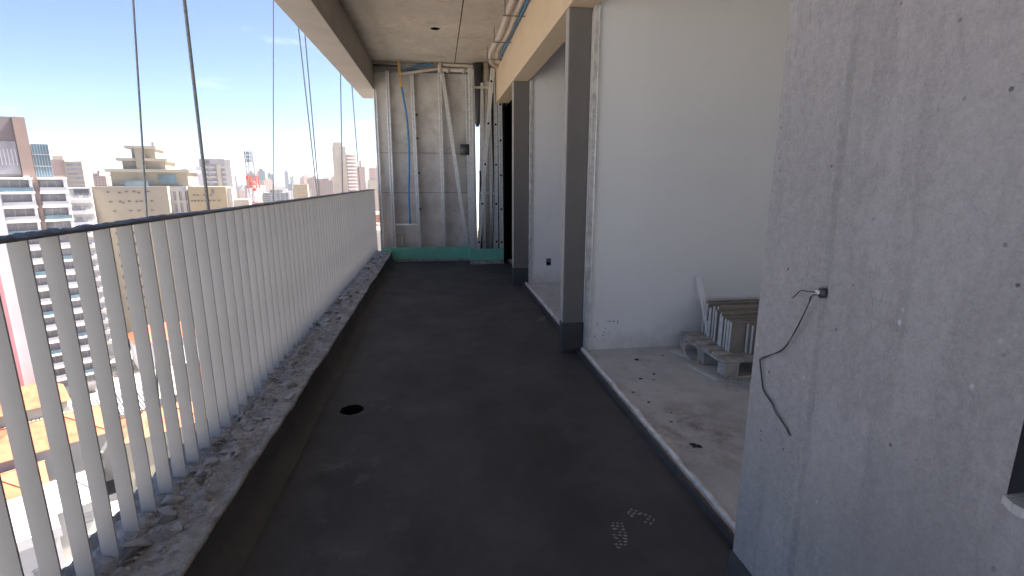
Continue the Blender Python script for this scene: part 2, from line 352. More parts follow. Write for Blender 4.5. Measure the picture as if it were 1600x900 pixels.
def plate(name, mat, x0, x1, y0, y1, z, holes, down):
    """horizontal sheet with round holes, each hole lined by a short pipe going down (or up)"""
    bm = bmesh.new(); es = []
    def loop(pts):
        vv = [bm.verts.new(p) for p in pts]
        for i in range(len(vv)): es.append(bm.edges.new((vv[i], vv[(i + 1) % len(vv)])))
        return vv
    loop([(x0, y0, z), (x1, y0, z), (x1, y1, z), (x0, y1, z)])
    rings = [loop([(hx + r * math.cos(a * math.pi / 14) * (1 + 0.05 * math.sin(a * 1.7)), hy + r * math.sin(a * math.pi / 14) * (1 + 0.05 * math.cos(a * 2.1)), z) for a in range(28)]) for hx, hy, r in holes]
    bmesh.ops.triangle_fill(bm, use_beauty=True, use_dissolve=False, edges=es)
    # drop faces that filled the holes
    kill = [f for f in bm.faces if any((f.calc_center_median() - Vector((hx, hy, z))).length < r * 0.9 for hx, hy, r in holes)]
    bmesh.ops.delete(bm, geom=kill, context='FACES_ONLY')
    for rg in rings:
        lo = [bm.verts.new(v.co + Vector((0, 0, down))) for v in rg]
        for i in range(len(rg)):
            j = (i + 1) % len(rg); bm.faces.new((rg[i], rg[j], lo[j], lo[i])).material_index = 1
        bm.faces.new(lo).material_index = 1  # liner coloured black, painting in the darkness of the hole
    bmesh.ops.recalc_face_normals(bm, faces=bm.faces)
    me = bpy.data.meshes.new(name); bm.to_mesh(me); bm.free(); me.materials.append(M[mat]); me.materials.append(M['black'])
    o = bpy.data.objects.new(name, me); COL.objects.link(o); return o
nz3 = lambda x, y, z: noise.noise(Vector((x, y, z)))

# ================================================================== THE BALCONY: large structure
YB, YE = -3.0, 8.35           # rear end and far end of the balcony
tag(plate('balcony_floor', 'membrane', -0.775, 1.12, YB, YE, 0.0, [(-0.535, 2.80, 0.066)], -0.25), kind='structure')
# coved upturns of the membrane
def upturn(name, pts_fn, y0, y1, step=0.05):
    mb = MB(); k = 0; n_ = int((y1 - y0) / step)
    for i in range(n_ + 1):
        y = y0 + (y1 - y0) * i / n_; row = pts_fn(y); mb.v += row; k = len(row)
    for i in range(n_):
        for j in range(k - 1): mb.f.append((i * k + j, i * k + j + 1, (i + 1) * k + j + 1, (i + 1) * k + j))
    return mb.build(name, 'membrane', smooth=True)
KH = 0.18
def kerb_edge(y): return -0.772 + 0.010 * nz3(1.3, y * 2.2, 0) + 0.006 * nz3(4.1, y * 9, 2)
def kerb_lip(y): return KH + 0.010 * nz3(7.7, y * 5, 1) + 0.005 * nz3(2.2, y * 17, 1)
def up_left(y):
    e = kerb_edge(y); t = kerb_lip(y) - 0.008
    return [(e + 0.075, y, 0.004), (e + 0.045, y, 0.012), (e + 0.022, y, 0.035), (e + 0.008, y, 0.075), (e + 0.004, y, 0.12), (e + 0.003, y, t)]
o = upturn('membrane_upturn', up_left, YB, YE)
tag(o, kind='structure')

# kerb with broken, crumbling top
mb = MB(); ny, nx = 1500, 34
for i in range(ny + 1):
    y = YB + (YE - YB) * i / ny
    e = kerb_edge(y); t = kerb_lip(y)
    mb.v.append((e, y, 0.0)); mb.v.append((e, y, t))
    for j in range(1, nx + 1):
        f = j / nx; x = e + (-1.13 - e) * f
        g_ = min(1, f * 5); z = t - 0.008 * math.sin(f * math.pi) + (0.014 * nz3(x * 14, y * 9, 3) + 0.011 * nz3(x * 34, y * 26, 5) + 0.008 * nz3(x * 80, y * 62, 6) + 0.016 * abs(nz3(x * 11, y * 7, 9))) * g_ - 0.012 * math.exp(-((x + 0.985 + 0.006 * nz3(2, y * 5, 0)) / 0.006) ** 2)
        mb.v.append((x, y, z))
    mb.v.append((-1.13, y, -0.35))
k = nx + 3
for i in range(ny):
    for j in range(k - 1): mb.f.append((i * k + j, i * k + j + 1, (i + 1) * k + j + 1, (i + 1) * k + j))
kerb = tag(mb.build('kerb', 'kerb', smooth=True), 'rough broken concrete kerb along the foot of the slats', 'kerb')

# slab under everything, ceiling with formed joint, edge beam
mb = MB().box(-1.12, 9.0, YB - 0.3, 9.2, -0.60, -0.27)
tag(mb.build('floor_slab', 'edge_beam'), kind='structure')
CZ = 3.05
ce = plate('ceiling', 'ceiling', -1.2, 0.297, YB, 9.2, CZ, [(0.02, 6.48, 0.055)], 0.3)
tag(ce, kind='structure')
MB().box(0.309, 9.0, YB, 9.2, CZ, CZ + 0.2).build('ceiling_panel', 'ceiling', ce)
MB().box(0.25, 0.36, YB, 9.2, CZ + 0.012, CZ + 0.03).build('joint_backing', 'black', ce)
MB().box(-1.2, 9.0, YB - 0.3, 9.2, CZ + 0.31, CZ + 0.6).build('upper_slab', 'edge_beam', ce)
eb = tag(MB().box(-1.215, -0.925, YB, 9.2, 2.655, CZ + 0.25).build('edge_beam', 'edge_beam', bevel=0.006), 'long concrete edge beam hanging from the ceiling above the slats', 'beam')

# unseen rear behind the viewer; low parapet and opening added to admit light
tag(MB().box(-1.12, 1.12, YB - 0.3, YB, -0.27, 1.0).build('added_rear_parapet', 'endwall'), 'added unseen low parapet letting light in at the rear of the balcony', 'wall')
rw = empty('rear_wall', (1.121, YB, 0)); tag(rw, 'unseen white wall with a wide opening added to light the near room from the rear', 'wall')
for a_ in ((0, 0.2, -0.27, CZ + 0.31), (3.9, 4.078, -0.27, CZ + 0.31), (0.201, 3.899, -0.27, 0.25), (0.201, 3.899, 2.9, CZ + 0.31)): MB().box(a_[0], a_[1], -0.3, 0, a_[2], a_[3]).build('wall_panel', 'white_wall', rw)
tag(MB().box(5.2, 5.5, YB, 9.2, -0.27, CZ).build('unseen_outer_wall', 'white_wall'), 'plain white unseen wall set close to bounce light at the back of the rooms', 'wall')  # unseen wall added against the sun, set close for bounce light

# room floors (raised screed) and threshold
RF = 0.022
tag(MB().box(1.085, 5.2, YB, 6.30, -0.25, RF).build('room_floor', 'roomfloor'), kind='structure')
mb = MB(); n_ = 260
for i in range(n_ + 1):
    y = 1.25 + (6.2 - 1.25) * i / n_
    x0 = 1.060 + 0.011 * nz3(3, y * 6, 1); x1 = 1.090 + 0.013 * nz3(6, y * 7, 4); z = 0.031 + 0.006 * nz3(9, y * 8, 2)
    mb.v += [(x0 - 0.012, y, -0.01), (x0, y, z - 0.008), (x0 + 0.006, y, z), (x1 - 0.006, y, z - 0.003 + 0.007 * nz3(1, y * 26, 0)), (x1, y, RF - 0.01)]
for i in range(n_):
    for j in range(4): mb.f.append((i * 5 + j, i * 5 + j + 1, i * 5 + j + 6, i * 5 + j + 5))
th = tag(mb.build('threshold', 'pale_threshold', smooth=True), 'thin pale mortar threshold between dark floor and room floor', 'threshold')
MB().box(1.02, 1.036, 1.28, 6.2, -0.01, 0.030).build('membrane_strip', 'membrane', th)

# beam over the room openings, two columns, near pillar
tag(MB().box(0.902, 1.092, YB, 9.2, 2.445, CZ + 0.2).build('opening_beam', 'beam', bevel=0.004), 'tan mortar beam spanning over the room openings', 'beam')
def column(name, y0, y1, xa, xb, zb, label):
    e = empty(name, (xa, y0, 0)); tag(e, label, 'column')
    MB().box(0, xb - xa, 0, y1 - y0, 0, 2.445).build('shaft', 'column', e, bevel=0.006)
    mb = MB(); z = zb
    mb.box(-0.004, xb - xa + 0.004, -0.004, y1 - y0 + 0.004, 0, z)
    mb.build('painted_foot', 'membrane', e, bevel=0.004)
    # paler sheet over the outer face
    MB().box(-0.003, 0.001, 0.004, y1 - y0 - 0.004, z + 0.004, 2.440).build('outer_face', 'edge_beam', e)
    return e
column('column', 3.60, 3.69, 0.912, 1.072, 0.235, 'nearer dark mortar column at the middle of the balcony')
column('column', 6.20, 6.32, 0.915, 1.10, 0.215, 'farther dark mortar column by the black recess')

# near pillar with a dark opening
pl = empty('concrete_pillar', (0.9, 1.28, 0)); tag(pl, 'large rough grey concrete pillar wall close to the viewer', 'wall')
def rough_sheet(x, y0, y1, z0, z1, nyy, nzz, amp, hole=None):
    mb = MB()
    for i in range(nyy + 1):
        for j in range(nzz + 1):
            y = y0 + (y1 - y0) * i / nyy; z = z0 + (z1 - z0) * j / nzz
            edge = min(1, min(i, nyy - i) / 2)
            g = 0.0
            for gy, w, d in ((1.045, 0.0075, 0.012), (0.985, 0.005, 0.0012), (1.235, 0.006, 0.0015)):   # form-board seams
                g += d * math.exp(-((y - gy - 0.02 * (z - 1)) / w) ** 2)
            dx = amp * (nz3(y * 2, z * 1.2, 5) + 0.5 * nz3(y * 6, z * 4, 8)) * edge + g
            mb.v.append((x + dx - 0.9, y - 1.28, z))
    for i in range(nyy):
        for j in range(nzz):
            yc = y0 + (y1 - y0) * (i + .5) / nyy; zc = z0 + (z1 - z0) * (j + .5) / nzz
            if hole and hole[0] < yc < hole[1] and hole[2] < zc < hole[3]: continue
            a = i * (nzz + 1) + j; mb.f.append((a, a + 1, a + nzz + 2, a + nzz + 1))
    return mb
HY0, HY1, HZ0, HZ1 = 0.05, 0.605, 0.79, 2.1
rough_sheet(0.9, -0.5, 1.28, 0.0, 2.444, 356, 90, 0.003, (HY0, HY1, HZ0, HZ1)).build('face', 'pillar', pl, smooth=True)  # unseen rear end cut short to let more light into the room
MB().box(0.006, 0.24, -0.02 + 0.0, 0.0, 0.0, 2.444).build('end_face', 'pillar', pl)
MB().box(0.2, 0.24, -1.77, -0.02, 0.0, 2.444).build('back_face', 'pillar', pl)
MB().box(0.006, 0.2, -1.78, -1.77, -0.004, 2.444).build('core', 'pillar', pl)
mb = MB()
yy0, yy1 = HY0 - 1.28, HY1 - 1.28
mb.box(0.085, 0.09, yy0 - 0.01, yy1 + 0.01, HZ0 - 0.01, HZ1)
mb.box(0.004, 0.085, yy1, yy1 + 0.01, HZ0, HZ1).box(0.004, 0.085, yy0 - 0.01, yy0, HZ0, HZ1)
mb.build('niche_lining', 'duct_dark', pl)
mb = MB()
for i in range(110):
    y = yy0 + (yy1 - yy0) * i / 110
    mb.box(-0.002 - 0.006 * abs(nz3(y * 40, 0, 1)) - 0.003 * random.random(), 0.09, y, y + (yy1 - yy0) / 110, HZ0 - 0.004 - 0.016 * abs(nz3(y * 25, 3, 1)), HZ0 + 0.002 + 0.010 * abs(nz3(y * 33, 5, 2)) + 0.003 * random.random())
mb.build('niche_sill', 'mortar_white', pl)
def up_right(y):
    return [(0.80, y, 0.0035), (0.845, y, 0.010), (0.878, y, 0.035), (0.893, y, 0.08), (0.8955, y, 0.137 + 0.004 * nz3(3, y * 6, 0)), (0.90, y, 0.139)]
tag(upturn('membrane_upturn', up_right, -0.5, 1.285), kind='structure')

# rooms: white partitions
pw = tag(MB().box(1.10, 5.2, 3.56, 3.72, RF - 0.01, CZ).build('partition_wall', 'white_wall'), 'broad white plastered wall of the near room above the pallet', 'wall')
mb = MB()
for i in range(44):
    z0 = 0.02 + i * 0.0555
    mb.box(1.074 + 0.003 * random.random(), 1.108 + 0.006 * random.random(), 3.548 - 0.006 * random.random(), 3.60, z0, z0 + 0.0556)
mb.build('edge_profile', 'mortar_white', pw)
mb = MB(); rg_ = random.Random(3)
for hx, hz in [(1.245 + 0.014 * i_, 0.243 + 0.004 * (i_ % 2)) for i_ in range(7)] + [(1.335, 0.25), (1.336, 0.228), (1.17, 0.235), (1.172, 0.215), (1.238, 0.19), (1.228, 0.16), (1.236, 0.142), (1.22, 0.135), (1.23, 0.10), (1.155, 0.13)]:
    r_ = rg_.uniform(0.0025, 0.0055); mb.quad([(hx + r_ * math.cos(t_) * rg_.uniform(.7, 1.3), 3.5585, hz + r_ * math.sin(t_) * rg_.uniform(.7, 1.3)) for t_ in [k_ * 1.0472 for k_ in range(6)]])
mb.build('screw_holes', 'black', pw)
MB().box(1.102, 1.106, 3.534, 3.556, 0.03, 2.44).build('metal_edge', 'steel', pw)
pw2 = tag(MB().box(1.13, 5.2, 6.16, 6.30, RF - 0.01, CZ).build('partition_wall', 'white_wall'), 'white plastered wall of the far room with dark socket box', 'wall')
mb = MB()
for i in range(40):
    z0 = 0.02 + i * 0.061
    mb.box(1.102 + 0.003 * random.random(), 1.134 + 0.004 * random.random(), 6.146 - 0.005 * random.random(), 6.20, z0, z0 + 0.0611)
mb.build('edge_profile', 'mortar_white', pw2)
# far end: end wall in poured lifts with recessed joints; slot to the open air beside the shaft
ew = empty('end_wall', (-0.93, 8.35, 0)); tag(ew, 'grey concrete wall closing the far end behind the metal studs', 'wall')
for z0, z1 in ((-0.2, 1.106), (1.114, 1.724), (1.732, CZ)):
    MB().box(-0.01, 1.54, 0, 0.12, z0, z1).build('concrete_panel', 'endwall', ew, bevel=0.003)
MB().box(0.0, 1.46, 0.01, 0.11, -0.1, CZ - 0.01).build('joint_backing', 'steel_dark', ew)
MB().box(1.62, 2.35, 0, 0.12, -0.2, CZ).build('concrete_panel', 'endwall', ew)
MB().box(1.54, 1.62, 0, 0.12, 2.45, CZ).build('concrete_panel', 'endwall', ew)
MB().box(1.54, 1.62, 0, 0.12, -0.2, 0.35).build('concrete_panel', 'endwall', ew)
# recess behind the far column, its darkness painted as black panels
rc = empty('dark_recess', (1.02, 7.9, 0)); tag(rc, 'recess painted black for darkness between the far column and the shaft', 'recess')
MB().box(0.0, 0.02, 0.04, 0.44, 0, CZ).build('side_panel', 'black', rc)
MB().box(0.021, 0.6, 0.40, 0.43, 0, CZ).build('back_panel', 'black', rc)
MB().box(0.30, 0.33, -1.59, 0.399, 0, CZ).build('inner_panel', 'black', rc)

# ================================================================== SLAT RAILING
RX = -1.0                      # inner edge of the blades
ra = empty('slat_railing', (RX, 0, 0)); tag(ra, 'long railing of upright grey white slats along the open side', 'railing')
PITCH = 0.1062; Y0 = 1.382
sm = []
for q in range(5):
    mb = MB(); bow = (random.random() - .5) * 0.004
    zz = [0.125, 0.45, 0.8, 1.162]
    for i, z in enumerate(zz):
        b = bow * math.sin(i / 3 * math.pi)
        mb.v += [(0, -0.0025 + b, z), (0, 0.0025 + b, z), (-0.0465, 0.0025 + b, z), (-0.0465, -0.0025 + b, z)]
    for i in range(3):
        for j in range(4): mb.f.append((i * 4 + j, i * 4 + (j + 1) % 4, i * 4 + 4 + (j + 1) % 4, i * 4 + 4 + j))
    mb.f += [(0, 1, 2, 3), (12, 13, 14, 15)]
    sm.append(mb.mesh('slat', 'slat'))
for i in range(-41, 66):
    y = Y0 + PITCH * i
    if y > 8.3: break
    link('slat', sm[i % 5], ra, (random.uniform(-.001, .001), y + random.uniform(-.002, .002), random.uniform(-0.004, 0.0)), (random.uniform(-.003, .003), 0, random.uniform(-0.02, 0.02)))
MB().box(-0.050, 0.003, YB, 8.33, 1.1575, 1.1655).build('top_rail', 'steel_dark', ra)
MB().box(-0.036, -0.014, YB, 8.33, 0.10, 0.118).build('bottom_rail', 'steel_dark', ra)
# crumpled film lying along the rail top
mb = MB(); n_ = 900
for i in range(n_ + 1):
    y = YB + (8.33 - YB) * i / n_
    amp = 1.0 if y < 1.5 else max(0.35, 1.0 - (y - 1.5) * 0.7)
    hgt = (0.003 + 0.012 * max(0, nz3(0.5, y * 3.1, 2)) * 1.6 + 0.006 * nz3(3.5, y * 17, 2)) * amp + 0.002
    dr = (0.004 + 0.009 * abs(nz3(8, y * 4, 1))) * amp
    for t in range(9):
        f = t / 8; x = 0.006 - 0.061 * f
        z = 1.1658 + hgt * math.sin(f * math.pi) ** 0.6 + 0.008 * amp * nz3(f * 5, y * 19, 7) + 0.005 * amp * nz3(f * 9, y * 60, 3)
        if t in (0, 8): z = 1.1635 - dr
        mb.v.append((x + 0.003 * nz3(y * 30, f * 3, 4), y, max(z, 1.153)))
for i in range(n_):
    for j in range(8): mb.f.append((i * 9 + j, i * 9 + j + 1, i * 9 + j + 10, i * 9 + j + 9))
o = mb.build('film_strip', 'film', smooth=True); o.location = (RX, 0, 0)
tag(o, 'crumpled dark dirty film strip lying along the top of the slat railing', 'film strip')

# rubble on the kerb
cm = []
for q in range(9):
    bm = bmesh.new(); rng = random.Random(50 + q)
    for k in range(13):
        d = Vector((rng.gauss(0, 1), rng.gauss(0, 1), rng.gauss(0, 1))).normalized() * rng.uniform(0.75, 1.1)
        bm.verts.new((d.x * 1.0, d.y * rng.uniform(0.8, 1.3), d.z * 0.42))
    bmesh.ops.convex_hull(bm, input=bm.verts); bmesh.ops.delete(bm, geom=[v for v in bm.verts if not v.link_faces], context='VERTS')
    bmesh.ops.recalc_face_normals(bm, faces=bm.faces)
    me = bpy.data.meshes.new('concrete_chunk'); bm.to_mesh(me); bm.free(); me.materials.append(M['chunk_dark' if q % 3 == 2 else 'chunk']); cm.append(me)
rng = random.Random(7)
def kerb_top(x, y): return kerb_lip(y) - 0.004
for i in range(240):
    y = 1.2 + 6.9 * rng.random() ** 1.25; x = rng.choice((rng.uniform(-0.985, -0.93), rng.uniform(-0.985, -0.80), rng.uniform(-0.95, -0.83)))
    s = rng.choice((0.009, 0.012, 0.015, 0.019, 0.025, 0.032)) * rng.uniform(0.8, 1.2)
    if y > 4: s *= 1.35
    o = link('concrete_chunk', cm[i % 9], None, (x, y, kerb_top(x, y) + s * 0.15), (rng.uniform(-.4, .4), rng.uniform(-.4, .4), rng.uniform(0, 6.28)), (s, s * rng.uniform(.8, 1.5), s * rng.uniform(.7, 1.4)))
    tag(o, '%s %s broken concrete chunk %s on the kerb %s' % ('large' if s > 0.026 else 'medium' if s > 0.016 else 'small', 'dark' if (i % 9) % 3 == 2 else 'pale', 'against the slats' if x < -0.93 else 'in the middle' if x < -0.86 else 'near the inner edge', 'closest to the viewer' if y < 1.7 else 'beside the drain hole' if y < 3.0 else 'opposite the nearer column' if y < 4.4 else 'opposite the farther column' if y < 6.5 else 'near the end wall'), 'rubble', 'concrete chunks along the kerb')
mb = MB()
for i in range(8000):
    y = YB + (8.3 - YB) * rng.random(); x = rng.uniform(-1.04, -0.785) if rng.random() < .55 else rng.gauss(-0.985, 0.02)
    if x > kerb_edge(y) - 0.008: continue
    s = rng.uniform(0.002, 0.010); z = kerb_top(x, y) + rng.uniform(0, 0.006); b = len(mb.v)
    for k in range(4):
        d = Vector((rng.gauss(0, 1), rng.gauss(0, 1), rng.gauss(0, 1))).normalized() * s; mb.v.append((x + d.x, y + d.y * 1.3, z + d.z * 0.7))
    mb.f += [(b, b + 1, b + 2), (b, b + 2, b + 3), (b, b + 3, b + 1), (b + 1, b + 3, b + 2)]
tag(mb.build('gravel', 'chunk'), 'fine grey concrete grit strewn along the kerb', 'grit', kind='stuff')

# ================================================================== FAR END: studs, green board, hose, pipes
def cstud(name, p, q, w, d, parent, mat='steel', holes=0, holegap=0.55):
    """C-section stud from p to q (open side to the viewer's right)"""
    mb = MB(); p = Vector(p); q = Vector(q); t = (q - p).normalized(); a = Vector((t.z, 0, -t.x)).normalized()
    f = Vector((0, -1, 0)); th_ = 0.003
    for off, ww, dd, oy in ((0, w, th_, d / 2), (-w / 2, th_, d, 0), (w / 2, th_, d, 0), (-w / 2 + w * .12, w * .24, th_, -d / 2), (w / 2 - w * .12, w * .24, th_, -d / 2)):
        mb.bar(p + a * off - f * oy, q + a * off - f * oy, ww, dd, (0, 1, 0))
    o = mb.build(name, mat, parent)
    if holes:
        ln = (q - p).length
        for i in range(holes):
            c = p + t * (0.12 + i * holegap)
            if 0.12 + i * holegap > ln: break
            hb = MB(); cc = c + f * (d / 2 + 0.004)
            hb.tube([cc, cc + f * 0.002], 0.017, 10); hb.build('punched_hole', 'black', o)
    return o
fr = empty('stud_frame', (0, 0, 0)); tag(fr, 'galvanised metal stud frame in front of the far concrete wall', 'stud frame')
for xt, xb in ((-0.715, -0.735), (-0.352, -0.333), (0.066, 0.066)):
    cstud('stud', (xb, 8.275, 0.20), (xt, 8.275, 2.92), 0.046, 0.065, fr)
cstud('stud', (0.505, 8.30, 0.20), (0.485, 8.30, 2.92), 0.05, 0.055, fr)
cstud('diagonal_stud', (0.445, 8.245, 0.24), (0.105, 8.245, 2.93), 0.045, 0.045, fr)
cstud('edge_stud', (-0.925, 8.29, 0.16), (-0.91, 8.29, 2.65), 0.04, 0.06, fr)
MB().box(-0.92, 0.52, 8.27, 8.33, 2.915, 2.955).build('top_track', 'steel_dark', fr)
MB().box(-0.69, -0.345, 8.255, 8.32, 0.596, 0.622).build('cross_piece', 'steel', fr)
for z in (2.3, 1.95, 1.42, 0.85):
    MB().tube([(-0.30, 8.345, z), (-0.30, 8.30, z)], 0.018, 8).build('anchor', 'duct_dark', fr)
# shaft enclosure studs
sf = empty('shaft_frame', (0, 0, 0)); tag(sf, 'metal stud shaft frame with leaning punched stud beside the black recess', 'stud frame')
cstud('stud', (0.515, 7.93, 0.22), (0.515, 7.93, 2.93), 0.05, 0.05, sf)
cstud('stud', (0.575, 8.0, 0.22), (0.56, 8.0, 2.93), 0.03, 0.05, sf)
cstud('stud', (0.975, 7.93, 0.22), (0.955, 7.93, 2.93), 0.055, 0.05, sf, holes=5, holegap=0.52)
cstud('leaning_stud', (0.60, 7.895, 0.23), (0.845, 7.895, 2.93), 0.05, 0.03, sf, holes=5, holegap=0.6)
cstud('stud', (0.90, 8.02, 0.22), (0.90, 8.02, 2.93), 0.05, 0.05, sf, holes=4, holegap=0.6)
for xa, xb, yy in ((0.625, 0.70, 8.06), (0.745, 0.70, 8.09), (0.86, 0.80, 7.99), (0.83, 0.875, 8.08)): cstud('loose_stud', (xa, yy, 0.2), (xb, yy, 2.75), 0.032, 0.03, sf)
MB().box(0.55, 0.86, 7.99, 8.0, 2.655, 2.685).build('strap', 'pvc', sf)
MB().box(0.60, 0.90, 7.96, 7.965, 1.10, 1.112).build('strap', 'steel', sf)
for i, (x, y, r, z0, z1, m, lab) in enumerate(((0.775, 8.10, 0.040, 0.1, 3.04, 'pvc', 'off white riser pipe behind the leaning stud'), (0.845, 8.02, 0.022, 0.1, 2.6, 'duct_dark', 'thin black riser pipe right of the leaning stud'),
                                     (0.655, 8.05, 0.017, 0.1, 1.45, 'duct_dark', 'short black pipe at the foot of the leaning stud'), (0.93, 8.12, 0.03, 0.1, 3.04, 'duct_dark', 'dark riser pipe against the recess side'),
                                     (0.80, 7.98, 0.012, 0.1, 1.9, 'steel', 'slim bright tube standing among the riser pipes'))):
    tag(MB().tube([(x, y, z0), (x + 0.01, y, (z0 + z1) / 2), (x, y, z1)], r, 14).build('riser_pipe', m, smooth=True), lab, 'pipe')
tag(MB().tube([(0.63, 8.16, 2.12), (0.632, 8.16, 2.2), (0.636, 8.16, 2.34), (0.64, 8.16, 2.5), (0.655, 8.16, 3.04)], (lambda i: (0.022, 0.045, 0.062, 0.075, 0.075)[i]), 18).build('duct', 'duct_dark', smooth=True), 'dark tapering duct end hanging in front of the open slot', 'duct')
# dark pipe end poking out of the wall
tag(MB().tube([(0.50, 8.23, 1.78), (0.36, 8.23, 1.78)], 0.085, 18).build('pipe_elbow', 'duct_dark', smooth=True), 'dark grey pipe end on the wall right of the diagonal stud', 'pipe')
tag(MB().tube([(-0.60, 8.30, 0.20), (-0.60, 8.30, 0.40)], 0.016, 10).build('pipe_stub', 'pvc', smooth=True), 'short pale pipe stub above the green board', 'pipe')
# green boards
g1 = tag(MB().box(-0.935, 0.470, 8.235, 8.25, 0.045, 0.238).build('green_board', 'green', bevel=0.002), 'long green plasterboard strip at the foot of the far wall', 'board')
MB().box(-0.935, 0.470, 8.228, 8.247, 0.006, 0.044).build('mortar_bed', 'kerb', g1)
g2 = empty('green_board', (0.468, 7.88, 0)); tag(g2, 'short green plasterboard corner box at the foot of the shaft', 'board')
MB().box(0.0, 0.535, 0.0, 0.014, 0.06, 0.245).build('front_board', 'green', g2, bevel=0.002)
MB().box(-0.004, 0.010, 0.0145, 0.37, 0.05, 0.245).build('side_board', 'green', g2, bevel=0.002)
mb = MB()
for i in range(24):
    x = i * 0.0223; mb.box(x, x + 0.0224, -0.010 - 0.006 * random.random(), 0.013, 0.0, 0.05 + 0.018 * random.random())
mb.build('mortar_bed', 'kerb', g2)
# blue hose down the wall
hp = spline([(-0.02, 8.20, 3.02), (-0.16, 8.2, 3.0), (-0.33, 8.21, 2.965), (-0.47, 8.22, 2.90), (-0.515, 8.23, 2.78), (-0.50, 8.24, 2.62), (-0.455, 8.25, 2.3), (-0.437, 8.25, 1.95), (-0.44, 8.25, 1.55), (-0.468, 8.25, 1.1), (-0.468, 8.26, 0.62)], 8)
tag(MB().tube(hp, 0.017, 10).build('blue_hose', 'blue', smooth=True), 'blue corrugated hose hanging down between the metal studs', 'hose')
tag(MB().bar((-0.533, 8.1, 3.045), (-0.502, 8.08, 2.66), 0.035, 0.018).build('timber_stick', 'timber'), 'short yellow timber stick hanging from the ceiling corner', 'stick')
# pipes below the ceiling at the far end
tag(MB().tube(spline([(-0.53, 8.19, 2.865), (-0.2, 8.19, 2.915), (0.07, 8.19, 2.962)], 4), 0.022, 10).build('ceiling_pipe', 'pvc', smooth=True), 'thin pale pipe sloping from the yellow stick to the tee', 'pipe')
tp = empty('pipe_run', (0.08, 8.19, 3.0)); tag(tp, 'pale horizontal pipe run with tee below the far ceiling', 'pipe')
MB().tube([(-0.01, 0, -0.055), (1.15, 0, -0.065)], 0.028, 12).build('lower_pipe', 'pvc', tp, True)
MB().tube([(-0.01, 0.02, 0.018), (0.95, 0.02, 0.005)], 0.026, 12).build('upper_pipe', 'pvc', tp, True)
MB().tube([(0, 0, -0.10), (0, 0, 0.045)], 0.036, 12).build('tee', 'pvc', tp, True)
for x in (0.09, 0.33, 0.6): MB().tube([(x, 0, -0.062), (x + 0.05, 0, -0.062)], 0.036, 12).build('coupling', 'conduit', tp, True)
tag(MB().tube([(-0.90, 8.2, 2.985), (-0.52, 8.2, 2.975)], 0.016, 8).build('conduit_stub', 'duct_dark', smooth=True), 'dark conduit stub at the ceiling corner above the hose', 'conduit')
# conduits along the ceiling beside the beam
def corr(pts, r, name, mat, label):
    P = spline(pts, 26)
    mb = MB().tube(P, (lambda i: r * (1.0 if i % 2 else 0.90)), 12)
    return tag(mb.build(name, mat, smooth=True), label, 'conduit')
corr([(0.735, YB, 2.97), (0.735, 2.0, 2.96), (0.735, 5.0, 2.94), (0.748, 6.1, 2.925), (0.725, 6.8, 2.92), (0.755, 7.3, 2.91), (0.87, 7.62, 2.905), (1.15, 7.72, 2.90)], 0.031, 'conduit', 'conduit', 'leftmost beige conduit curving along the ceiling beside the beam')
corr([(0.815, YB, 2.97), (0.815, 2.0, 2.96), (0.822, 5.0, 2.945), (0.83, 6.1, 2.93), (0.80, 6.75, 2.93), (0.83, 7.15, 2.92), (0.93, 7.42, 2.915), (1.15, 7.5, 2.91)], 0.029, 'conduit', 'conduit', 'middle beige conduit between the other ceiling conduits')
corr([(0.872, YB, 2.97), (0.872, 2.0, 2.96), (0.875, 5.0, 2.945), (0.872, 6.1, 2.935), (0.872, 6.8, 2.93), (0.895, 7.1, 2.925), (1.15, 7.28, 2.92)], 0.021, 'conduit', 'blue', 'blue conduit running along the ceiling against the beam')
for i, y in enumerate((5.34, 6.32, 7.18)):
    e = empty('conduit_hanger', (0.70, y, 2.885))
    tag(e, ('nearest metal hanger strap under the ceiling conduits', 'middle metal hanger strap under the ceiling conduits', 'farthest metal hanger strap under the ceiling conduits')[i], 'hanger', 'conduit hangers')
    MB().box(-0.02, 0.205, -0.012, 0.012, 0, 0.006).build('strap', 'steel_dark', e)
    MB().tube([(0, 0, 0.0065), (0, 0, 0.17)], 0.005, 8).build('rod', 'steel_dark', e)

# ================================================================== ROPES AND CABLES outside the railing
def hang(name, p, q, r, label, mat='cable', grp=None):
    p = Vector(p); q = Vector(q); d = (p - q); top = p + d * ((9 - p.z) / d.z); bot = q - d * ((q.z + 3.0) / d.z)
    tag(MB().tube([top, p, q, bot], r, 8).build(name, mat, smooth=True), label, 'rope')
hang('hanging_rope', (-1.35, 2.726, 2.104), (-1.35, 2.60, 1.30), 0.0045, 'thin rope hanging in front of the stepped tan building')
hang('hanging_rope', (-1.35, 3.248, 2.27), (-1.35, 3.221, 1.153), 0.0095, 'thick grey rope hanging in front of the grey tower block', 'rope')
hang('hanging_rope', (-1.6, 5.83, 2.96), (-1.6, 5.29, 1.25), 0.0045, 'thin pale rope hanging just right of the lattice mast')
hang('hanging_rope', (-1.35, 5.753, 2.77), (-1.35, 5.971, 1.175), 0.0062, 'left rope of the close pair hanging left of the white tower')
hang('hanging_rope', (-1.35, 6.001, 2.836), (-1.35, 6.064, 1.173), 0.0062, 'right rope of the close pair hanging left of the white tower')
hang('hanging_rope', (-1.35, 7.983, 2.764), (-1.35, 7.544, 1.23), 0.0075, 'rope hanging in front of the tall white tower')
hang('hanging_rope', (-1.35, 9.003, 2.66), (-1.35, 9.159, 1.215), 0.0085, 'rope hanging nearest the far end wall')

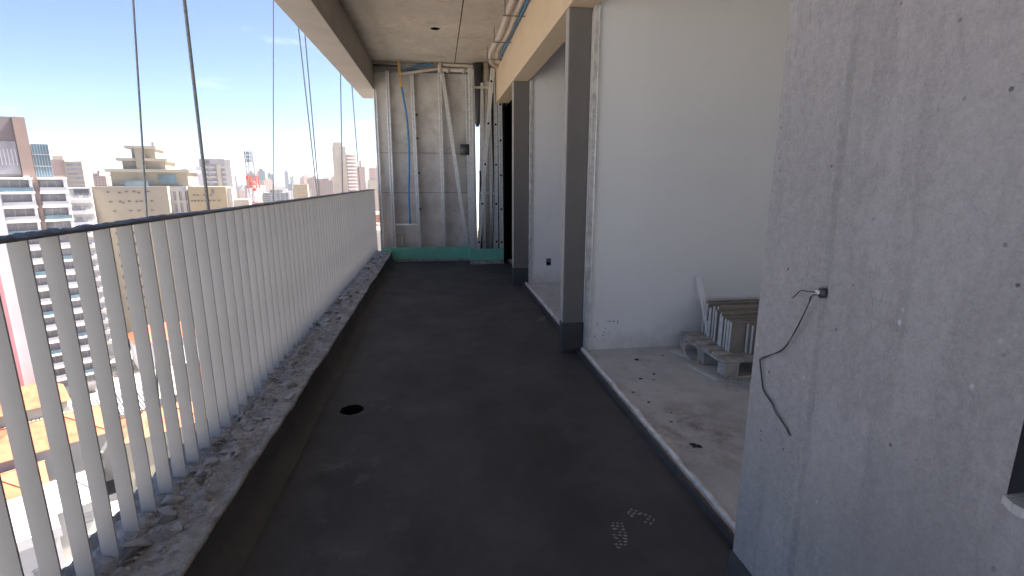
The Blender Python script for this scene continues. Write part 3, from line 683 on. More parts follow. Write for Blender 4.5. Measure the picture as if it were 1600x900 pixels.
# ================================================================== SMALL THINGS
# wire on the pillar (points on the pillar face)
def pf(y, z, d=0.006): return (0.9 - d, y * 0.9, EYE + (z - EYE) * 0.9)
wr = empty('wire_pigtail', pf(1.171, 1.009, 0)); tag(wr, 'thin black wire hanging from a socket hole in the pillar', 'wire')
o0 = Vector(wr.location)
w1 = [pf(1.168, 1.008, .004), pf(1.176, 0.997, .022), pf(1.19, 0.972, .016), pf(1.231, 0.888, .012), pf(1.272, 0.817, .01), pf(1.33, 0.778, .008), pf(1.375, 0.750, .006), pf(1.378, 0.735, .006), pf(1.362, 0.69, .006), pf(1.346, 0.654, .006), pf(1.305, 0.632, .006), pf(1.28, 0.61, .006), pf(1.235, 0.59, .006), pf(1.211, 0.571, .006)]
MB().tube([p - o0 for p in spline(w1, 8)], 0.0012, 6).build('long_wire', 'wire', wr, True)
w3 = [pf(1.176, 0.997, .020), pf(1.192, 0.972, .014), pf(1.234, 0.885, .009), pf(1.277, 0.818, .008), pf(1.333, 0.775, .008), pf(1.372, 0.747, .006), pf(1.374, 0.735, .006), pf(1.358, 0.69, .006), pf(1.342, 0.656, .006), pf(1.298, 0.633, .006), pf(1.272, 0.613, .006), pf(1.228, 0.588, .006), pf(1.205, 0.575, .006)]
MB().tube([p - o0 for p in spline(w3, 8)], 0.0010, 6).build('twin_wire', 'wire', wr, True)
w2 = [pf(1.168, 1.009, .004), pf(1.19, 1.008, .02), pf(1.222, 1.003, .018), pf(1.245, 0.985, .014), pf(1.261, 0.973, .012)]
MB().tube([p - o0 for p in spline(w2, 8)], 0.0013, 6).build('short_wire', 'wire', wr, True)
MB().tube([(-0.0065, -0.006, 0), (0.004, -0.006, 0)], 0.0125, 14).build('socket_rim', 'duct_dark', wr, True)
MB().tube([(-0.011, 0.002, 0.0), (-0.002, 0.002, 0.0)], 0.0062, 12).build('connector', 'white_plastic', wr, True)

# socket box in the far room
sk = empty('socket_box', (1.355, 6.157, 0.29)); tag(sk, 'small dark wall socket box low on the far room wall', 'socket')
MB().box(-0.030, 0.030, -0.004, 0.0, -0.045, 0.045).build('rim', 'duct_dark', sk, bevel=0.002)
MB().box(-0.020, 0.020, -0.0065, -0.0045, 0.004, 0.032).build('module', 'steel_dark', sk)
MB().box(-0.020, 0.020, -0.0065, -0.0045, -0.032, -0.004).build('module', 'black', sk)

# shoe prints in pale dust on the membrane
def footprint(label, x, y, rz, length, width, seed, half=False):
    rg = random.Random(seed); mb = MB(); rows = int(length / 0.0165)
    for i in range(rows):
        v = -length / 2 + (i + .5) * length / rows; f = (i + .5) / rows
        w = width * (0.62 + 0.38 * math.sin(f * math.pi)) * (1 if not half else 0.95)
        k = 3 if i % 3 else 2
        for j in range(k):
            if rg.random() < 0.14: continue
            u = -w / 2 + (j + .5) * w / k + rg.uniform(-.003, .003); a = 0.35 * math.sin(i * 1.3) + rg.uniform(-.3, .3)
            lx = w / k * rg.uniform(0.34, 0.48); ly = length / rows * rg.uniform(0.22, 0.36); pts = []
            for s in range(8):
                t = s / 8 * 2 * math.pi; px = lx * math.cos(t) * rg.uniform(.75, 1.1); py = ly * math.sin(t) * rg.uniform(.75, 1.1)
                pts.append((u + px * math.cos(a) - py * math.sin(a), v + px * math.sin(a) + py * math.cos(a), 0.0))
            mb.quad(pts)
    o = mb.build('shoe_print', 'chalk'); o.location = (x, y, 0.0035); o.rotation_euler = (0, 0, rz)
    tag(o, label, 'shoe print', 'shoe prints on the dark floor')
footprint('dusty shoe print nearest the viewer on the dark floor', 0.632, 1.565, -0.25, 0.15, 0.065, 3)
footprint('dusty shoe print just right of the nearest print', 0.752, 1.655, 0.75, 0.115, 0.07, 4, True)
footprint('faint dusty shoe print beside the nearer column', 0.955, 4.56, -0.6, 0.20, 0.07, 5)
# dust smears on the floor
# floor crumbs in the near room
rg = random.Random(21)
for i, (x, y, s) in enumerate(((1.395, 3.30, 0.020), (1.40, 3.02, 0.013), (1.28, 2.95, 0.014), (1.36, 2.92, 0.010), (1.205, 2.10, 0.024), (1.23, 2.09, 0.016), (1.26, 2.45, 0.010), (1.19, 2.60, 0.012), (1.62, 3.35, 0.010), (1.15, 2.75, 0.010), (1.21, 2.35, 0.009))):
    o = link('dirt_crumb', bpy.data.meshes.new('x') if False else cm[i % 9].copy(), None, (x, y, RF + 0.002), (0, 0, rg.uniform(0, 6)), (s * 1.3, s, s * 0.35))
    o.data.materials[0] = M['dirt']
    tag(o, 'small dark crumb of dirt on the near room floor', 'dirt', 'dirt crumbs on the room floor')

# pallet with standing boards
pa = empty('wooden_pallet', (1.82, 2.86, RF)); tag(pa, 'dusty wooden pallet on the room floor under the boards', 'pallet')
for i in range(6):
    y = i * 0.112 + random.uniform(-.006, .006); MB().box(random.uniform(-.012, .012), 1.1, y, y + 0.088, 0.112, 0.130).build('deck_board', 'wood', pa, bevel=0.003)
for y in (0.0, 0.27, 0.55):
    for x in (0.0, 0.48, 0.98): MB().box(x, x + 0.1, y + 0.002, y + 0.092, 0.017, 0.094).build('block', 'wood', pa, bevel=0.004)
for x in (0.0, 0.48, 0.98): MB().box(x, x + 0.1, -0.004, 0.65, 0.0945, 0.1115).build('stringer_board', 'wood', pa, bevel=0.003)
for y in (0.0, 0.27, 0.55): MB().box(-0.004, 1.1, y, y + 0.092, 0.0, 0.0165).build('bottom_board', 'wood', pa, bevel=0.003)
PT = RF + 0.131
def board(i, x, y, hgt, ln, lab):
    e = empty('standing_board', (x, y, PT)); e.rotation_euler = (random.uniform(-0.02, 0.03), 0, random.uniform(-.02, .02))
    tag(e, lab, 'board', 'boards standing on the pallet')
    MB().box(0.0035, ln, 0, 0.021, 0, hgt).build('panel', 'board_face', e, bevel=0.001)
    MB().box(0, 0.003, 0.001, 0.020, 0.001, hgt - 0.002).build('end_strip', 'board_edge', e)
ORD = ('first', 'second', 'third', 'fourth', 'fifth', 'sixth', 'seventh', 'eighth', 'ninth', 'tenth', 'eleventh', 'twelfth', 'thirteenth', 'fourteenth', 'fifteenth', 'sixteenth', 'seventeenth')
for i in range(17):
    board(i, 1.995 - 0.0042 * i + random.choice((-.012, 0, 0, .012, .03)) + random.uniform(-.006, .006), 3.45 - i * 0.0275, 0.232 - (0.02 if i > 11 else 0) + random.choice((0, 0, .012, -.014)) + random.uniform(-.006, .006), 0.62, ORD[i] + ' board from the wall in the main stack on the pallet')
for i in range(4):
    board(i, 2.035 + i * 0.016, 2.975 - i * 0.027, 0.205 - 0.006 * i, 0.5, ORD[i] + ' of the four boards set back in front of the main stack')
for i in range(4):
    board(i, 2.06 + 0.018 * i, 2.868 - i * 0.026, 0.18 - 0.012 * i, 0.45, ORD[i] + ' of the four shortest boards at the pallet front')
tag(MB().bar((1.955, 3.535, 0.585), (1.985, 3.36, PT + 0.004), 0.036, 0.016).build('leaning_profile', 'bright_profile'), 'white metal profile leaning on the wall behind the pallet', 'profile')
# coil of strapping in front of the pallet
mb = MB()
for r0, z in ((0.070, 0.0), (0.066, 0.006), (0.072, 0.012)):
    pts = [(r0 * math.cos(a / 28 * 2 * math.pi), 0.012 + z * 0.8 + 0.02 * math.sin(a / 28 * 2 * math.pi), r0 * math.sin(a / 28 * 2 * math.pi)) for a in range(29)]
    mb.tube(pts, 0.0034, 6, cap=False)
o = mb.build('strapping_coil', 'pvc', smooth=True); o.location = (1.775, 3.19, RF + 0.075); o.rotation_euler = (-0.45, 0, 0.35)
tag(o, 'pale ring of strapping leaning on the pallet corner', 'coil')
tag(MB().box(-0.09, 0.09, -0.02, 0.02, 0, 0.008).build('offcut', 'board_edge'), 'pale flat offcut lying beside the strapping ring', 'offcut')
bpy.data.objects['offcut'].location = (1.76, 3.36, RF + 0.002); bpy.data.objects['offcut'].rotation_euler = (0, 0, 1.9)
o = MB().box(-0.16, 0.16, -0.014, 0.014, 0, 0.010).build('batten', 'board_edge'); o.location = (1.735, 3.0, RF + 0.002); o.rotation_euler = (0, 0, 1.75)
tag(o, 'thin pale batten on the floor along the pallet side', 'batten')
mb = MB(); rg = random.Random(5)
for i in range(420):
    x = rg.gauss(1.885, 0.075); y = 2.80 + rg.gauss(0, 0.055) - (x - 1.9) * 0.1; s = rg.uniform(0.003, 0.011); b = len(mb.v); z = RF + s * 0.4
    for k in range(4):
        d = Vector((rg.gauss(0, 1), rg.gauss(0, 1), rg.gauss(0, 1))).normalized() * s; mb.v.append((x + d.x, y + d.y, max(RF + 0.001, z + d.z)))
    mb.f += [(b, b + 1, b + 2), (b, b + 2, b + 3), (b, b + 3, b + 1), (b + 1, b + 3, b + 2)]
tag(mb.build('sweepings', 'chunk'), 'heap of grey sweepings in front of the pallet', 'sweepings', kind='stuff')

# ================================================================== THE CITY
GZ = -47.0
n = NB('city_ground', 0.95, 0.15)
a = n.mix(n.ramp(n.noise(0.012, 6, 0.6), 0.35, 0.65), (0.30, 0.285, 0.265, 1), (0.44, 0.41, 0.37, 1))
a = n.mix(n.math('MULTIPLY', n.ramp(n.noise(0.05, 5, 0.6), 0.52, 0.66), 0.6), a, (0.07, 0.085, 0.045, 1))
a = n.mix(n.math('MULTIPLY', n.ramp(n.noise(0.22, 3), 0.5, 0.6), 0.6), a, (0.46, 0.42, 0.36, 1)); a = n.mix(n.math('MULTIPLY', n.ramp(n.noise(0.5, 4, 0.6), 0.5, 0.58), 0.6), a, (0.09, 0.085, 0.08, 1)); n.col(a); M['ground'] = n.m
mb = MB(); NR = [0, 60, 200, 600, 2000, 6000, 14000]; NA = 48
mb.v.append((0, 0, GZ))
for r in NR[1:]:
    for k in range(NA): t = 2 * math.pi * k / NA; mb.v.append((r * math.cos(t), r * math.sin(t), GZ))
for k in range(NA): mb.f.append((0, 1 + k, 1 + (k + 1) % NA))
for i in range(len(NR) - 2):
    for k in range(NA): a0 = 1 + i * NA + k; a1 = 1 + i * NA + (k + 1) % NA; mb.f.append((a0, a0 + NA, a1 + NA, a1))
tag(mb.build('ground', 'ground'), kind='structure')
# streets, 4 mm and more above the ground
M['asphalt'] = plain('asphalt', (0.055, 0.055, 0.058), 0.9, 0.2, 0, 0.2, 0.3)
def strip(name, p, q, w, z): 
    mb = MB(); p = Vector((p[0], p[1], z)); q = Vector((q[0], q[1], z)); s = (q - p).normalized().cross(Vector((0, 0, 1))) * (w / 2)
    mb.quad([p - s, q - s, q + s, p + s]); return tag(mb.build(name, 'asphalt'), kind='structure')
strip('street', (-30, -60), (-22, 420), 11, GZ + 0.05); strip('street', (-140, 46), (40, 118), 9, GZ + 0.06); strip('street', (-160, 150), (40, 235), 9, GZ + 0.07)
strip('street', (-74, -30), (-116, 330), 8, GZ + 0.08)

# our own building below the balcony
tag(MB().box(-1.0, 14.0, YB - 12, 13.0, GZ, -0.61).build('own_building', 'b_cream'), 'own apartment building below the balcony floor', 'building')
tag(MB().box(-1.1, 14.0, YB - 12, 13.0, CZ + 0.62, 12.0).build('sun_blocking_storeys', 'b_cream'), 'own unseen upper storeys added to block the sun above the balcony ceiling', 'building')  # unseen mass overhead, added to keep the sun off the balcony

def frame(name, O, az, label, group=None):
    e = empty(name, (O[0], O[1], GZ), R(90 - az)); return tag(e, label, 'building', group)
def bb(name, mat, parent, u0, u1, w0, w1, z0, z1, **k): return MB().box(u0, u1, w0, w1, z0 - GZ, z1 - GZ).build(name, mat, parent, **k)
WM = {}
def windows(parent, spots, w, h, face=0.0, fm='b_white', gm='glass', depth=0.12):
    """each window its own part with its pane as sub-part; spots are (u, z) centres on the plane w = face"""
    key = (w, h, fm, gm)
    if key not in WM:
        mb = MB(); t = 0.09
        mb.box(-w / 2 - t, w / 2 + t, -depth, 0.02, h / 2, h / 2 + t).box(-w / 2 - t, w / 2 + t, -depth, 0.02, -h / 2 - t, -h / 2)
        mb.box(-w / 2 - t, -w / 2, -depth, 0.02, -h / 2 + .001, h / 2 - .001).box(w / 2, w / 2 + t, -depth, 0.02, -h / 2 + .001, h / 2 - .001)
        WM[key] = (mb.mesh('window', fm), MB().box(-w / 2 + .002, w / 2 - .002, -0.03, 0.015, -h / 2 + .002, h / 2 - .002).mesh('pane', gm))
    for u, z in spots:
        o = link('window', WM[key][0], parent, (u, face, z - GZ)); link('pane', WM[key][1], o)

# --- A: stepped apartment tower with white balcony slabs
A = frame('apartment_tower', (-83.55, 120.62), 52, 'tall apartment tower with white balcony slabs and brown top at far left')
bb('wall', 'b_lilac', A, -11.0, 5.0, 0.9, 16, GZ, 1.5)
bb('brown_shaft', 'b_brown', A, -0.55, 0.28, -0.35, 3.0, GZ, 2.3)
bb('brown_tower', 'b_brown', A, -1.75, 0.15, -0.3, 6, 2.301, 13.95)
bb('grey_tower', 'b_greybrown', A, -11.0, -1.752, 0.4, 6, 1.501, 13.9)
g_ = bb('penthouse_glass', 'glass_blue', A, 0.3, 3.0, 0.6, 9, 1.501, 8.8)
for i in range(7): MB().box(0.3 + i * 0.44, 0.36 + i * 0.44, 0.52, 0.598, 2 - GZ, 8.8 - GZ).build('mullion', 'b_grey', g_)
for z in (4.2, 6.6): MB().box(0.3, 3.0, 0.45, 0.518, z - GZ, z + 0.15 - GZ).build('transom', 'b_grey', g_)
g_ = bb('penthouse_glass', 'glass', A, -6.0, -1.9, 0.25, 0.398, 2.6, 9.1)
for i in range(7): MB().box(-5.6 + i * 0.55, -5.45 + i * 0.55, 0.16, 0.248, 4.4 - GZ, 7.6 - GZ).build('mullion', 'b_lilac', g_)
bb('roof_parapet', 'b_brown', A, 0.16, 5.0, 0.95, 15, 1.52, 2.3)
for k in range(16):
    z = 1.55 - 2.93 * k
    for (u0, u1) in ((-5.6, -0.62), (0.34, 4.75)):
        f = bb('balcony_slab', 'slab', A, u0 - 0.1, u1 + 0.15, -1.3, 0.898, z, z + 0.42)
        MB().box(u0 + .1, u1 - .55, 0.70, 0.896, z - 2.2 - GZ, z - 0.25 - GZ).build('window_band', 'glass', f)
        MB().box(u0, u1 - .1, -1.15, -1.1, z - 2.5 - GZ, z - 1.65 - GZ).build('balustrade', 'glass_blue' if (k + (u0 > 0)) % 3 == 0 else 'b_grey', f)
        for m in (0.3, 0.62): MB().box(u0 + (u1 - u0) * m, u0 + (u1 - u0) * m + .12, 0.60, 0.698, z - 2.2 - GZ, z - 0.25 - GZ).build('mullion', 'b_white', f)
        MB().box(u1 - 0.5, u1, -1.1, 0.897, z - 2.5 - GZ, z - 0.001 - GZ).build('side_fin', 'b_lilac', f)

# --- P: pale building with pink side, at the very left
P_ = frame('pink_building', (-76.16, 101.84), 52, 'pale building with pink side wall seen through the leftmost slats')
bb('pale_wall', 'b_lilac', P_, -2.4, -0.3, 0, 14, GZ + 5, 0.5); bb('pink_wall', 'b_pink', P_, -16, -2.401, -0.5, 14, GZ, -3.0)
# --- C: small white building
Cb = frame('white_building', (-95.3, 147.68), 60, 'white low building between the slab tower and the tan block')
bb('wall', 'b_white', Cb, -2.0, 4.6, 0, 14, GZ, -0.6); bb('roof_box', 'b_dark', Cb, 1.2, 4.2, -0.12, 5, -2.4, -0.9)
for k in range(14):
    z = -4.4 - 3.0 * k
    bb('balcony', 'slab', Cb, -1.6, 4.4, -0.9, -0.002, z, z + 1.0)
    windows(Cb, [(-0.6, z + 1.7), (1.4, z + 1.7), (3.4, z + 1.7)], 1.2, 1.1, 0.0)
# --- B: small tan striped block
Bb = frame('striped_block', (-151.34, 230.2), 70, 'small beige block with striped floors behind the slab tower')
bb('wall', 'b_rose', Bb, -8, 3.0, 0, 14, GZ, 9.5); bb('striped_wall', 'b_cream', Bb, 3.001, 8.6, -1.0, 13, GZ, 8.9)
bb('roof_box', 'b_cream', Bb, -1.0, 2.4, 2, 6, 9.501, 11.0)
for k in range(16):
    z = 7.0 - 1.75 * k; bb('window_band', 'glass', Bb, 3.5, 8.3, -1.12, -1.002, z, z + 0.85)
# --- D: big tan block with stepped pavilion roofs
D = frame('tan_block', (-96.43, 158.18), 75, 'large tan block with stepped pavilion roofs on top')
bb('wall', 'b_tan', D, 0, 18.2, 0, 26, GZ, -0.35)
windows(D, [(4, -1.9), (6.6, -2.1), (8.3, -1.8), (10.1, -1.8), (11.2, -2.1), (13.4, -1.8), (4.2, -4.6), (6.5, -4.6), (7.1, -4.9), (8.6, -4.5), (10.4, -4.6), (11.5, -4.5), (14.0, -4.5), (4.8, -7.2), (8.6, -7.2), (10.6, -7.2), (13.8, -7.2)], 0.62, 0.42, 0.0, 'b_tan', 'glass_small')
for k in range(9): windows(D, [(u, -10.4 - 3.2 * k) for u in (4.6, 8.6, 10.6, 13.8)], 0.9, 0.8, 0.0, 'b_tan', 'glass_small')
bb('terrace_glass', 'glass_blue', D, 7.6, 13.2, 2.4, 2.6, -0.349, 1.3)
t_ = bb('lower_pavilion', 'b_tan', D, 3.6, 22.8, 6, 24, -0.348, 3.75)
MB().box(2.7, 23.6, 4.7, 25.2, 3.751 - GZ, 4.6 - GZ).build('roof_slab', 'b_cream', t_)
MB().box(15.2, 19.8, 5.88, 5.998, 0.4 - GZ, 3.2 - GZ).build('window_band', 'glass_blue', t_)
MB().box(5.6, 13.6, 5.88, 5.998, -0.2 - GZ, 1.2 - GZ).build('window_band', 'glass', t_)
t_ = bb('middle_pavilion', 'b_tan', D, 6.5, 17.2, 7.5, 22, 4.601, 7.0)
MB().box(5.4, 18.0, 6.3, 23, 7.001 - GZ, 7.8 - GZ).build('roof_slab', 'b_cream', t_)
for u in (8.2, 9.0, 12.4, 13.1): MB().box(u, u + 0.6, 7.4, 7.498, 5.7 - GZ, 6.4 - GZ).build('window', 'glass', t_)
t_ = bb('upper_pavilion', 'b_tan', D, 8.9, 14.8, 8.5, 20, 7.801, 10.6)
MB().box(7.6, 15.4, 7.4, 21, 10.601 - GZ, 11.4 - GZ).build('roof_slab', 'b_cream', t_)
MB().tube([(14.6, 9, 11.4 - GZ), (14.6, 9, 12.6 - GZ)], 0.55, 10).build('water_tank', 'b_grey', t_)
bb('stair_shaft', 'b_tan', D, 10.3, 12.3, 5.6, 9, -0.347, 10.59)
MB().tube([(9.5, 9, 11.4 - GZ), (9.3, 9, 15.6 - GZ)], 0.06, 6).build('antenna', 'b_grey', t_)
# --- E, F: white annexe and ochre block
Eb = frame('white_annexe', (-80.19, 166.15), 75, 'narrow white building between the tan block and the ochre block')
bb('wall', 'b_grey', Eb, -0.2, 4.7, 0.6, 12, GZ, -0.9); bb('roof_band', 'b_white', Eb, -0.4, 4.8, 0, 12.2, -1.9, -0.4)
for u in (0.3, 1.8, 3.4): bb('pier', 'b_white', Eb, u, u + 0.8, 0.1, 0.598, GZ, -1.901)
for k in range(8): bb('floor_band', 'b_white', Eb, -0.3, 4.75, 0.2, 0.599, -5.4 - 3.4 * k, -4.6 - 3.4 * k)
Fb = frame('ochre_block', (-74.5, 165.33), 75, 'low ochre block with rows of small windows behind the thick rope')
bb('wall', 'b_ochre', Fb, 0.1, 10.2, 0, 13, GZ, -0.5); bb('white_end', 'b_white', Fb, 10.21, 11.6, 1.0, 12, GZ, -0.9)
bb('low_wing', 'b_cream', Fb, 11.61, 16, 2.0, 12, GZ, -4.6)
for z, us in ((-3.0, (1.6, 2.5, 4.2, 6.0)), (-4.7, (0.9, 1.7, 2.6, 3.5, 4.4, 5.6, 6.6, 8.0))): windows(Fb, [(u, z) for u in us], 0.6, 0.35, 0.0, 'b_ochre', 'glass_small')
bb('doorway', 'b_greybrown', Fb, 6.2, 7.0, -0.06, -0.002, -2.6, -1.2)
for k in range(10): windows(Fb, [(u, -8 - 3.2 * k) for u in (1.6, 4.2, 6.8)], 1.0, 0.9, 0.0, 'b_ochre')
# --- G: grey tower with balconies
G = frame('grey_tower', (-141.66, 333.25), 75, 'grey tower block with balconies behind the ochre block')
bb('wall', 'b_grey', G, 0, 13.4, 0, 16, GZ, 14.2); bb('white_side', 'b_white', G, 13.401, 16.6, 0.5, 15, GZ, 13.8)
bb('roof_box', 'b_greybrown', G, 1.2, 5.4, -0.4, 9, 11.0, 13.2); bb('green_bay', 'b_cream', G, 9.0, 11.0, -1.4, -0.002, GZ, 10.8); bb('bay', 'b_lilac', G, -1.8, 1.0, -0.8, 6, GZ, 9.4)
for k in range(20):
    z = 9.0 - 2.9 * k
    for u0, u1 in ((1.8, 4.6), (5.2, 8.6), (11.4, 13.2)):
        f = bb('balcony', 'b_white', G, u0, u1, -1.0, -0.002, z, z + 0.75); MB().box(u0 + .2, u1 - .2, -0.1, -0.003, z + 0.76 - GZ, z + 2.3 - GZ).build('window', 'glass', f)
# --- H: telecom lattice mast
H = empty('lattice_mast', (-129.71, 384.8, GZ)); tag(H, 'red and white lattice telecom mast on the skyline', 'mast')
def lattice(z0, z1, w0, w1, mat, nb):
    mb = MB()
    c = lambda k, t: Vector(((w0 + (w1 - w0) * t) / 2 * (-1, 1, 1, -1)[k], (w0 + (w1 - w0) * t) / 2 * (-1, -1, 1, 1)[k], z0 + (z1 - z0) * t - GZ))
    for k in range(4):
        mb.tube([c(k, 0), c(k, 1)], 0.34, 5)
        for i in range(nb):
            t0, t1 = i / nb, (i + 1) / nb
            mb.tube([c(k, t0), c((k + 1) % 4, t1)], 0.13, 4); mb.tube([c((k + 1) % 4, t0), c(k, t1)], 0.13, 4); mb.tube([c(k, t1), c((k + 1) % 4, t1)], 0.13, 4)
    return mb.build('lattice_section', mat, H)
lattice(GZ, -14, 9.5, 7.0, 'red_steel', 6); lattice(-14, -4, 7.0, 6.2, 'white_steel', 3); lattice(-4, 4.5, 6.2, 5.6, 'red_steel', 3); lattice(4.5, 14, 5.6, 5.2, 'b_grey', 3); lattice(14, 21.8, 5.2, 4.8, 'b_grey', 3)
for z in (20, 17.5, 15): 
    for k in range(5): MB().box(-2.9 + k * 1.2, -2.2 + k * 1.2, -3.1, -2.8, z - 1 - GZ, z + 0.9 - GZ).build('antenna_panel', 'b_dark' if k < 3 else 'b_grey', H)
for k in range(3): MB().box(-3.4 + k * 2.0, -1.9 + k * 2.0, -3.6, 3.0, 2.0 - GZ - k * 4, 4.2 - GZ - k * 4).build('equipment_box', 'red_steel', H)
# --- I: tall white tower
I_ = frame('white_tower', (-84.83, 453.04), 68, 'tall slim white tower standing left of the far end wall')
bb('blank_wall', 'b_cream', I_, -0.1, 8.4, 0, 12, GZ, 29.5); bb('top_box', 'b_cream', I_, 0.0, 5.2, 0.5, 8, 29.501, 32.8); bb('groove', 'b_grey', I_, 3.6, 4.6, -0.2, -0.002, GZ, 29.0)
bb('balcony_wing', 'b_rose', I_, 8.401, 17.2, 1.2, 12, GZ, 24.6)
for k in range(24):
    z = 22.6 - 2.9 * k; bb('balcony', 'slab', I_, 8.9, 16.6, -0.6, 1.198, z, z + 1.25)
MB().tube([(2.8, 3, 32.8 - GZ), (2.8, 3, 35.6 - GZ)], 0.12, 5).build('antenna', 'b_grey', I_)
# --- J, K
J = frame('ochre_house', (-100.33, 375.55), 80, 'small ochre apartment house below the rope pair')
bb('wall', 'b_ochre', J, 0, 9.2, 0, 10, GZ, -1.3)
for k in range(12): windows(J, [(2.6, -3.0 - 2.6 * k), (4.4, -3.0 - 2.6 * k), (6.6, -3.0 - 2.6 * k)], 1.0, 0.8, 0.0, 'b_cream')
K = frame('rose_block', (-80.77, 531.95), 80, 'pinkish apartment blocks with stepped roofs beside the end wall')
bb('wall', 'b_rose', K, -1.0, 8.5, 0, 14, GZ, 15.0); bb('stair_tower', 'b_rose', K, 3.2, 5.2, -0.5, 5, 15.001, 21)
for k in range(20): windows(K, [(0.8, 12.6 - 3 * k), (2.6, 12.6 - 3 * k), (6.6, 12.6 - 3 * k)], 1.2, 1.3, 0.0, 'b_rose')
K2 = frame('rose_block', (-70.2, 540.0), 80, 'wide pinkish block with pale lower wing at the end wall')
bb('wall', 'b_rose', K2, 1.0, 14, 0, 14, GZ, 14.0); bb('gable_box', 'b_rose', K2, 8.5, 11.5, 1, 8, 14.001, 17.5); bb('pale_wing', 'b_cream', K2, -1.5, 7.0, -8, -0.01, GZ, 2.4)
for k in range(20): windows(K2, [(u, 12 - 3 * k) for u in (2.6, 4.6, 9.0, 12.4)], 1.3, 1.4, 0.0, 'b_rose')

# --- nearest low houses, seen through the slats
def hip(parent, u0, u1, w0, w1, z0, rise, mat, over=0.5):
    u0 -= over; u1 += over; w0 -= over; w1 += over; z0 -= GZ; hw = (w1 - w0) / 2; mb = MB()
    a, b = (u0 + min(hw, (u1 - u0) * .35), (w0 + w1) / 2, z0 + rise), (u1 - min(hw, (u1 - u0) * .35), (w0 + w1) / 2, z0 + rise)
    A_, B_, C_, D_ = (u0, w0, z0), (u1, w0, z0), (u1, w1, z0), (u0, w1, z0)
    mb.quad([A_, B_, b, a]).quad([C_, D_, a, b]).quad([B_, C_, b]).quad([D_, A_, a]).quad([D_, C_, B_, A_])
    r = mb.build('roof', mat, parent)
    c = MB(); t = 0.14
    for p, q in ((a, b), (A_, a), (D_, a), (B_, b), (C_, b)): c.tube([p, q], t, 5)
    c.build('ridge', mat, r); return r
def house(x, y, az, w, d, ze, rise, wm, rm, label, flat=False, group=None):
    e = empty('house', (x, y, GZ), R(90 - az)); tag(e, label, 'house', group)
    bb('wall', wm, e, 0, w, 0, d, GZ, ze)
    if flat:
        bb('roof', rm, e, -0.2, w + .2, -0.2, d + .2, ze + 0.001, ze + 0.3)
        q = bb('parapet', wm, e, -0.25, w + .25, -0.45, -0.201, ze - .2, ze + 0.9)
        bb('water_tank', 'b_lilac', e, w * .3, w * .3 + 1.6, d * .5, d * .5 + 1.6, ze + .301, ze + 1.7)
    else: hip(e, 0, w, 0, d, ze + 0.002, rise, rm)
    kz = int((ze - GZ) // 3.0)
    for k in range(kz): windows(e, [(u, GZ + 1.7 + 3 * k) for u in [w * (i + .5) / max(2, int(w // 3.2)) for i in range(max(2, int(w // 3.2)))]], 1.2, 1.2, 0.0)
    return e
house(-63, 58, 52, 14, 12, -39.5, 2.6, 'b_cream', 'tile', 'house with big orange tiled roof seen through the lowest left slats')
house(-66, 74, 52, 15, 13, -38.5, 2.4, 'b_white', 'tile', 'house with orange roof beside a grey shed seen through the second slat gap')
house(-53, 44, 52, 15, 11, -35.5, 2.0, 'b_lilac', 'roof_white', 'white flat roofed building with window rows at bottom left', True)
house(-79, 70, 52, 9, 8, -40.5, 1.5, 'b_white', 'roof_white', 'small white flat roofed house left of the orange roofs', True)
house(-50, 80, 52, 11, 10, -39, 2.2, 'b_cream', 'tile_old', 'house with weathered brown tile roof right of the orange roofs')
house(-52, 62, 52, 8, 9, -40.0, 2.0, 'b_white', 'roof_grey', 'small house with grey sheet roof between the orange roofs')
house(-44, 98, 52, 12, 12, -37, 2.4, 'b_cream', 'tile', 'house with orange tiled roof farther along the slats')
e = frame('shed', (-58, 92), 52, 'long grey corrugated shed behind the orange roofs'); bb('wall', 'b_white', e, -14, 6, 0, 12, GZ, -40.0)
mb = MB()
for i in range(40): mb.box(-14.2 + i * .51, -14.2 + i * .51 + 0.3, -0.3, 12.3, -39.99 - GZ, -39.8 - GZ + 0.05 * (i % 2))
mb.build('roof', 'roof_grey', e)

# low houses around, in a rough street grid
rg = random.Random(99); hm = {}
def hmesh(kind, q):
    """one low house: walls and roof share a mesh pair, reused"""
    if (kind, q) in hm: return hm[(kind, q)]
    w, d, h = 7 + 2.2 * q, 8 + 1.5 * q, 5 + 2.1 * (q % 3); e = MB().box(-w / 2, w / 2, -d / 2, d / 2, 0, h); r = MB()
    if kind in ('tile', 'tile_old', 'roof_grey'):
        o_ = 0.5; a = (-w / 2 - o_, 0, h + 2.2); b = (w / 2 + o_, 0, h + 2.2); x0, x1, y0, y1 = -w / 2 - o_, w / 2 + o_, -d / 2 - o_, d / 2 + o_; i_ = w * 0.28
        a = (x0 + i_, 0, h + 2.2); b = (x1 - i_, 0, h + 2.2)
        r.quad([(x0, y0, h + .01), (x1, y0, h + .01), b, a]).quad([(x1, y1, h + .01), (x0, y1, h + .01), a, b]).quad([(x1, y0, h + .01), (x1, y1, h + .01), b]).quad([(x0, y1, h + .01), (x0, y0, h + .01), a])
    else:
        r.box(-w / 2 - .2, w / 2 + .2, -d / 2 - .2, d / 2 + .2, h + .01, h + .4).box(-1, 1, -1, 1, h + .41, h + 2.0)
    wm = ('b_white', 'b_cream', 'b_rose', 'b_lilac', 'b_ochre')[q]
    hm[(kind, q)] = (e.mesh('wall', wm), r.mesh('roof', kind)); return hm[(kind, q)]
KL = {'tile': 'low house with orange tiled hip roof among the streets below', 'tile_old': 'low house with weathered brown tile roof among the streets below', 'roof_grey': 'low house with grey sheet roof among the streets below', 'roof_white': 'low flat roofed pale building among the streets below'}
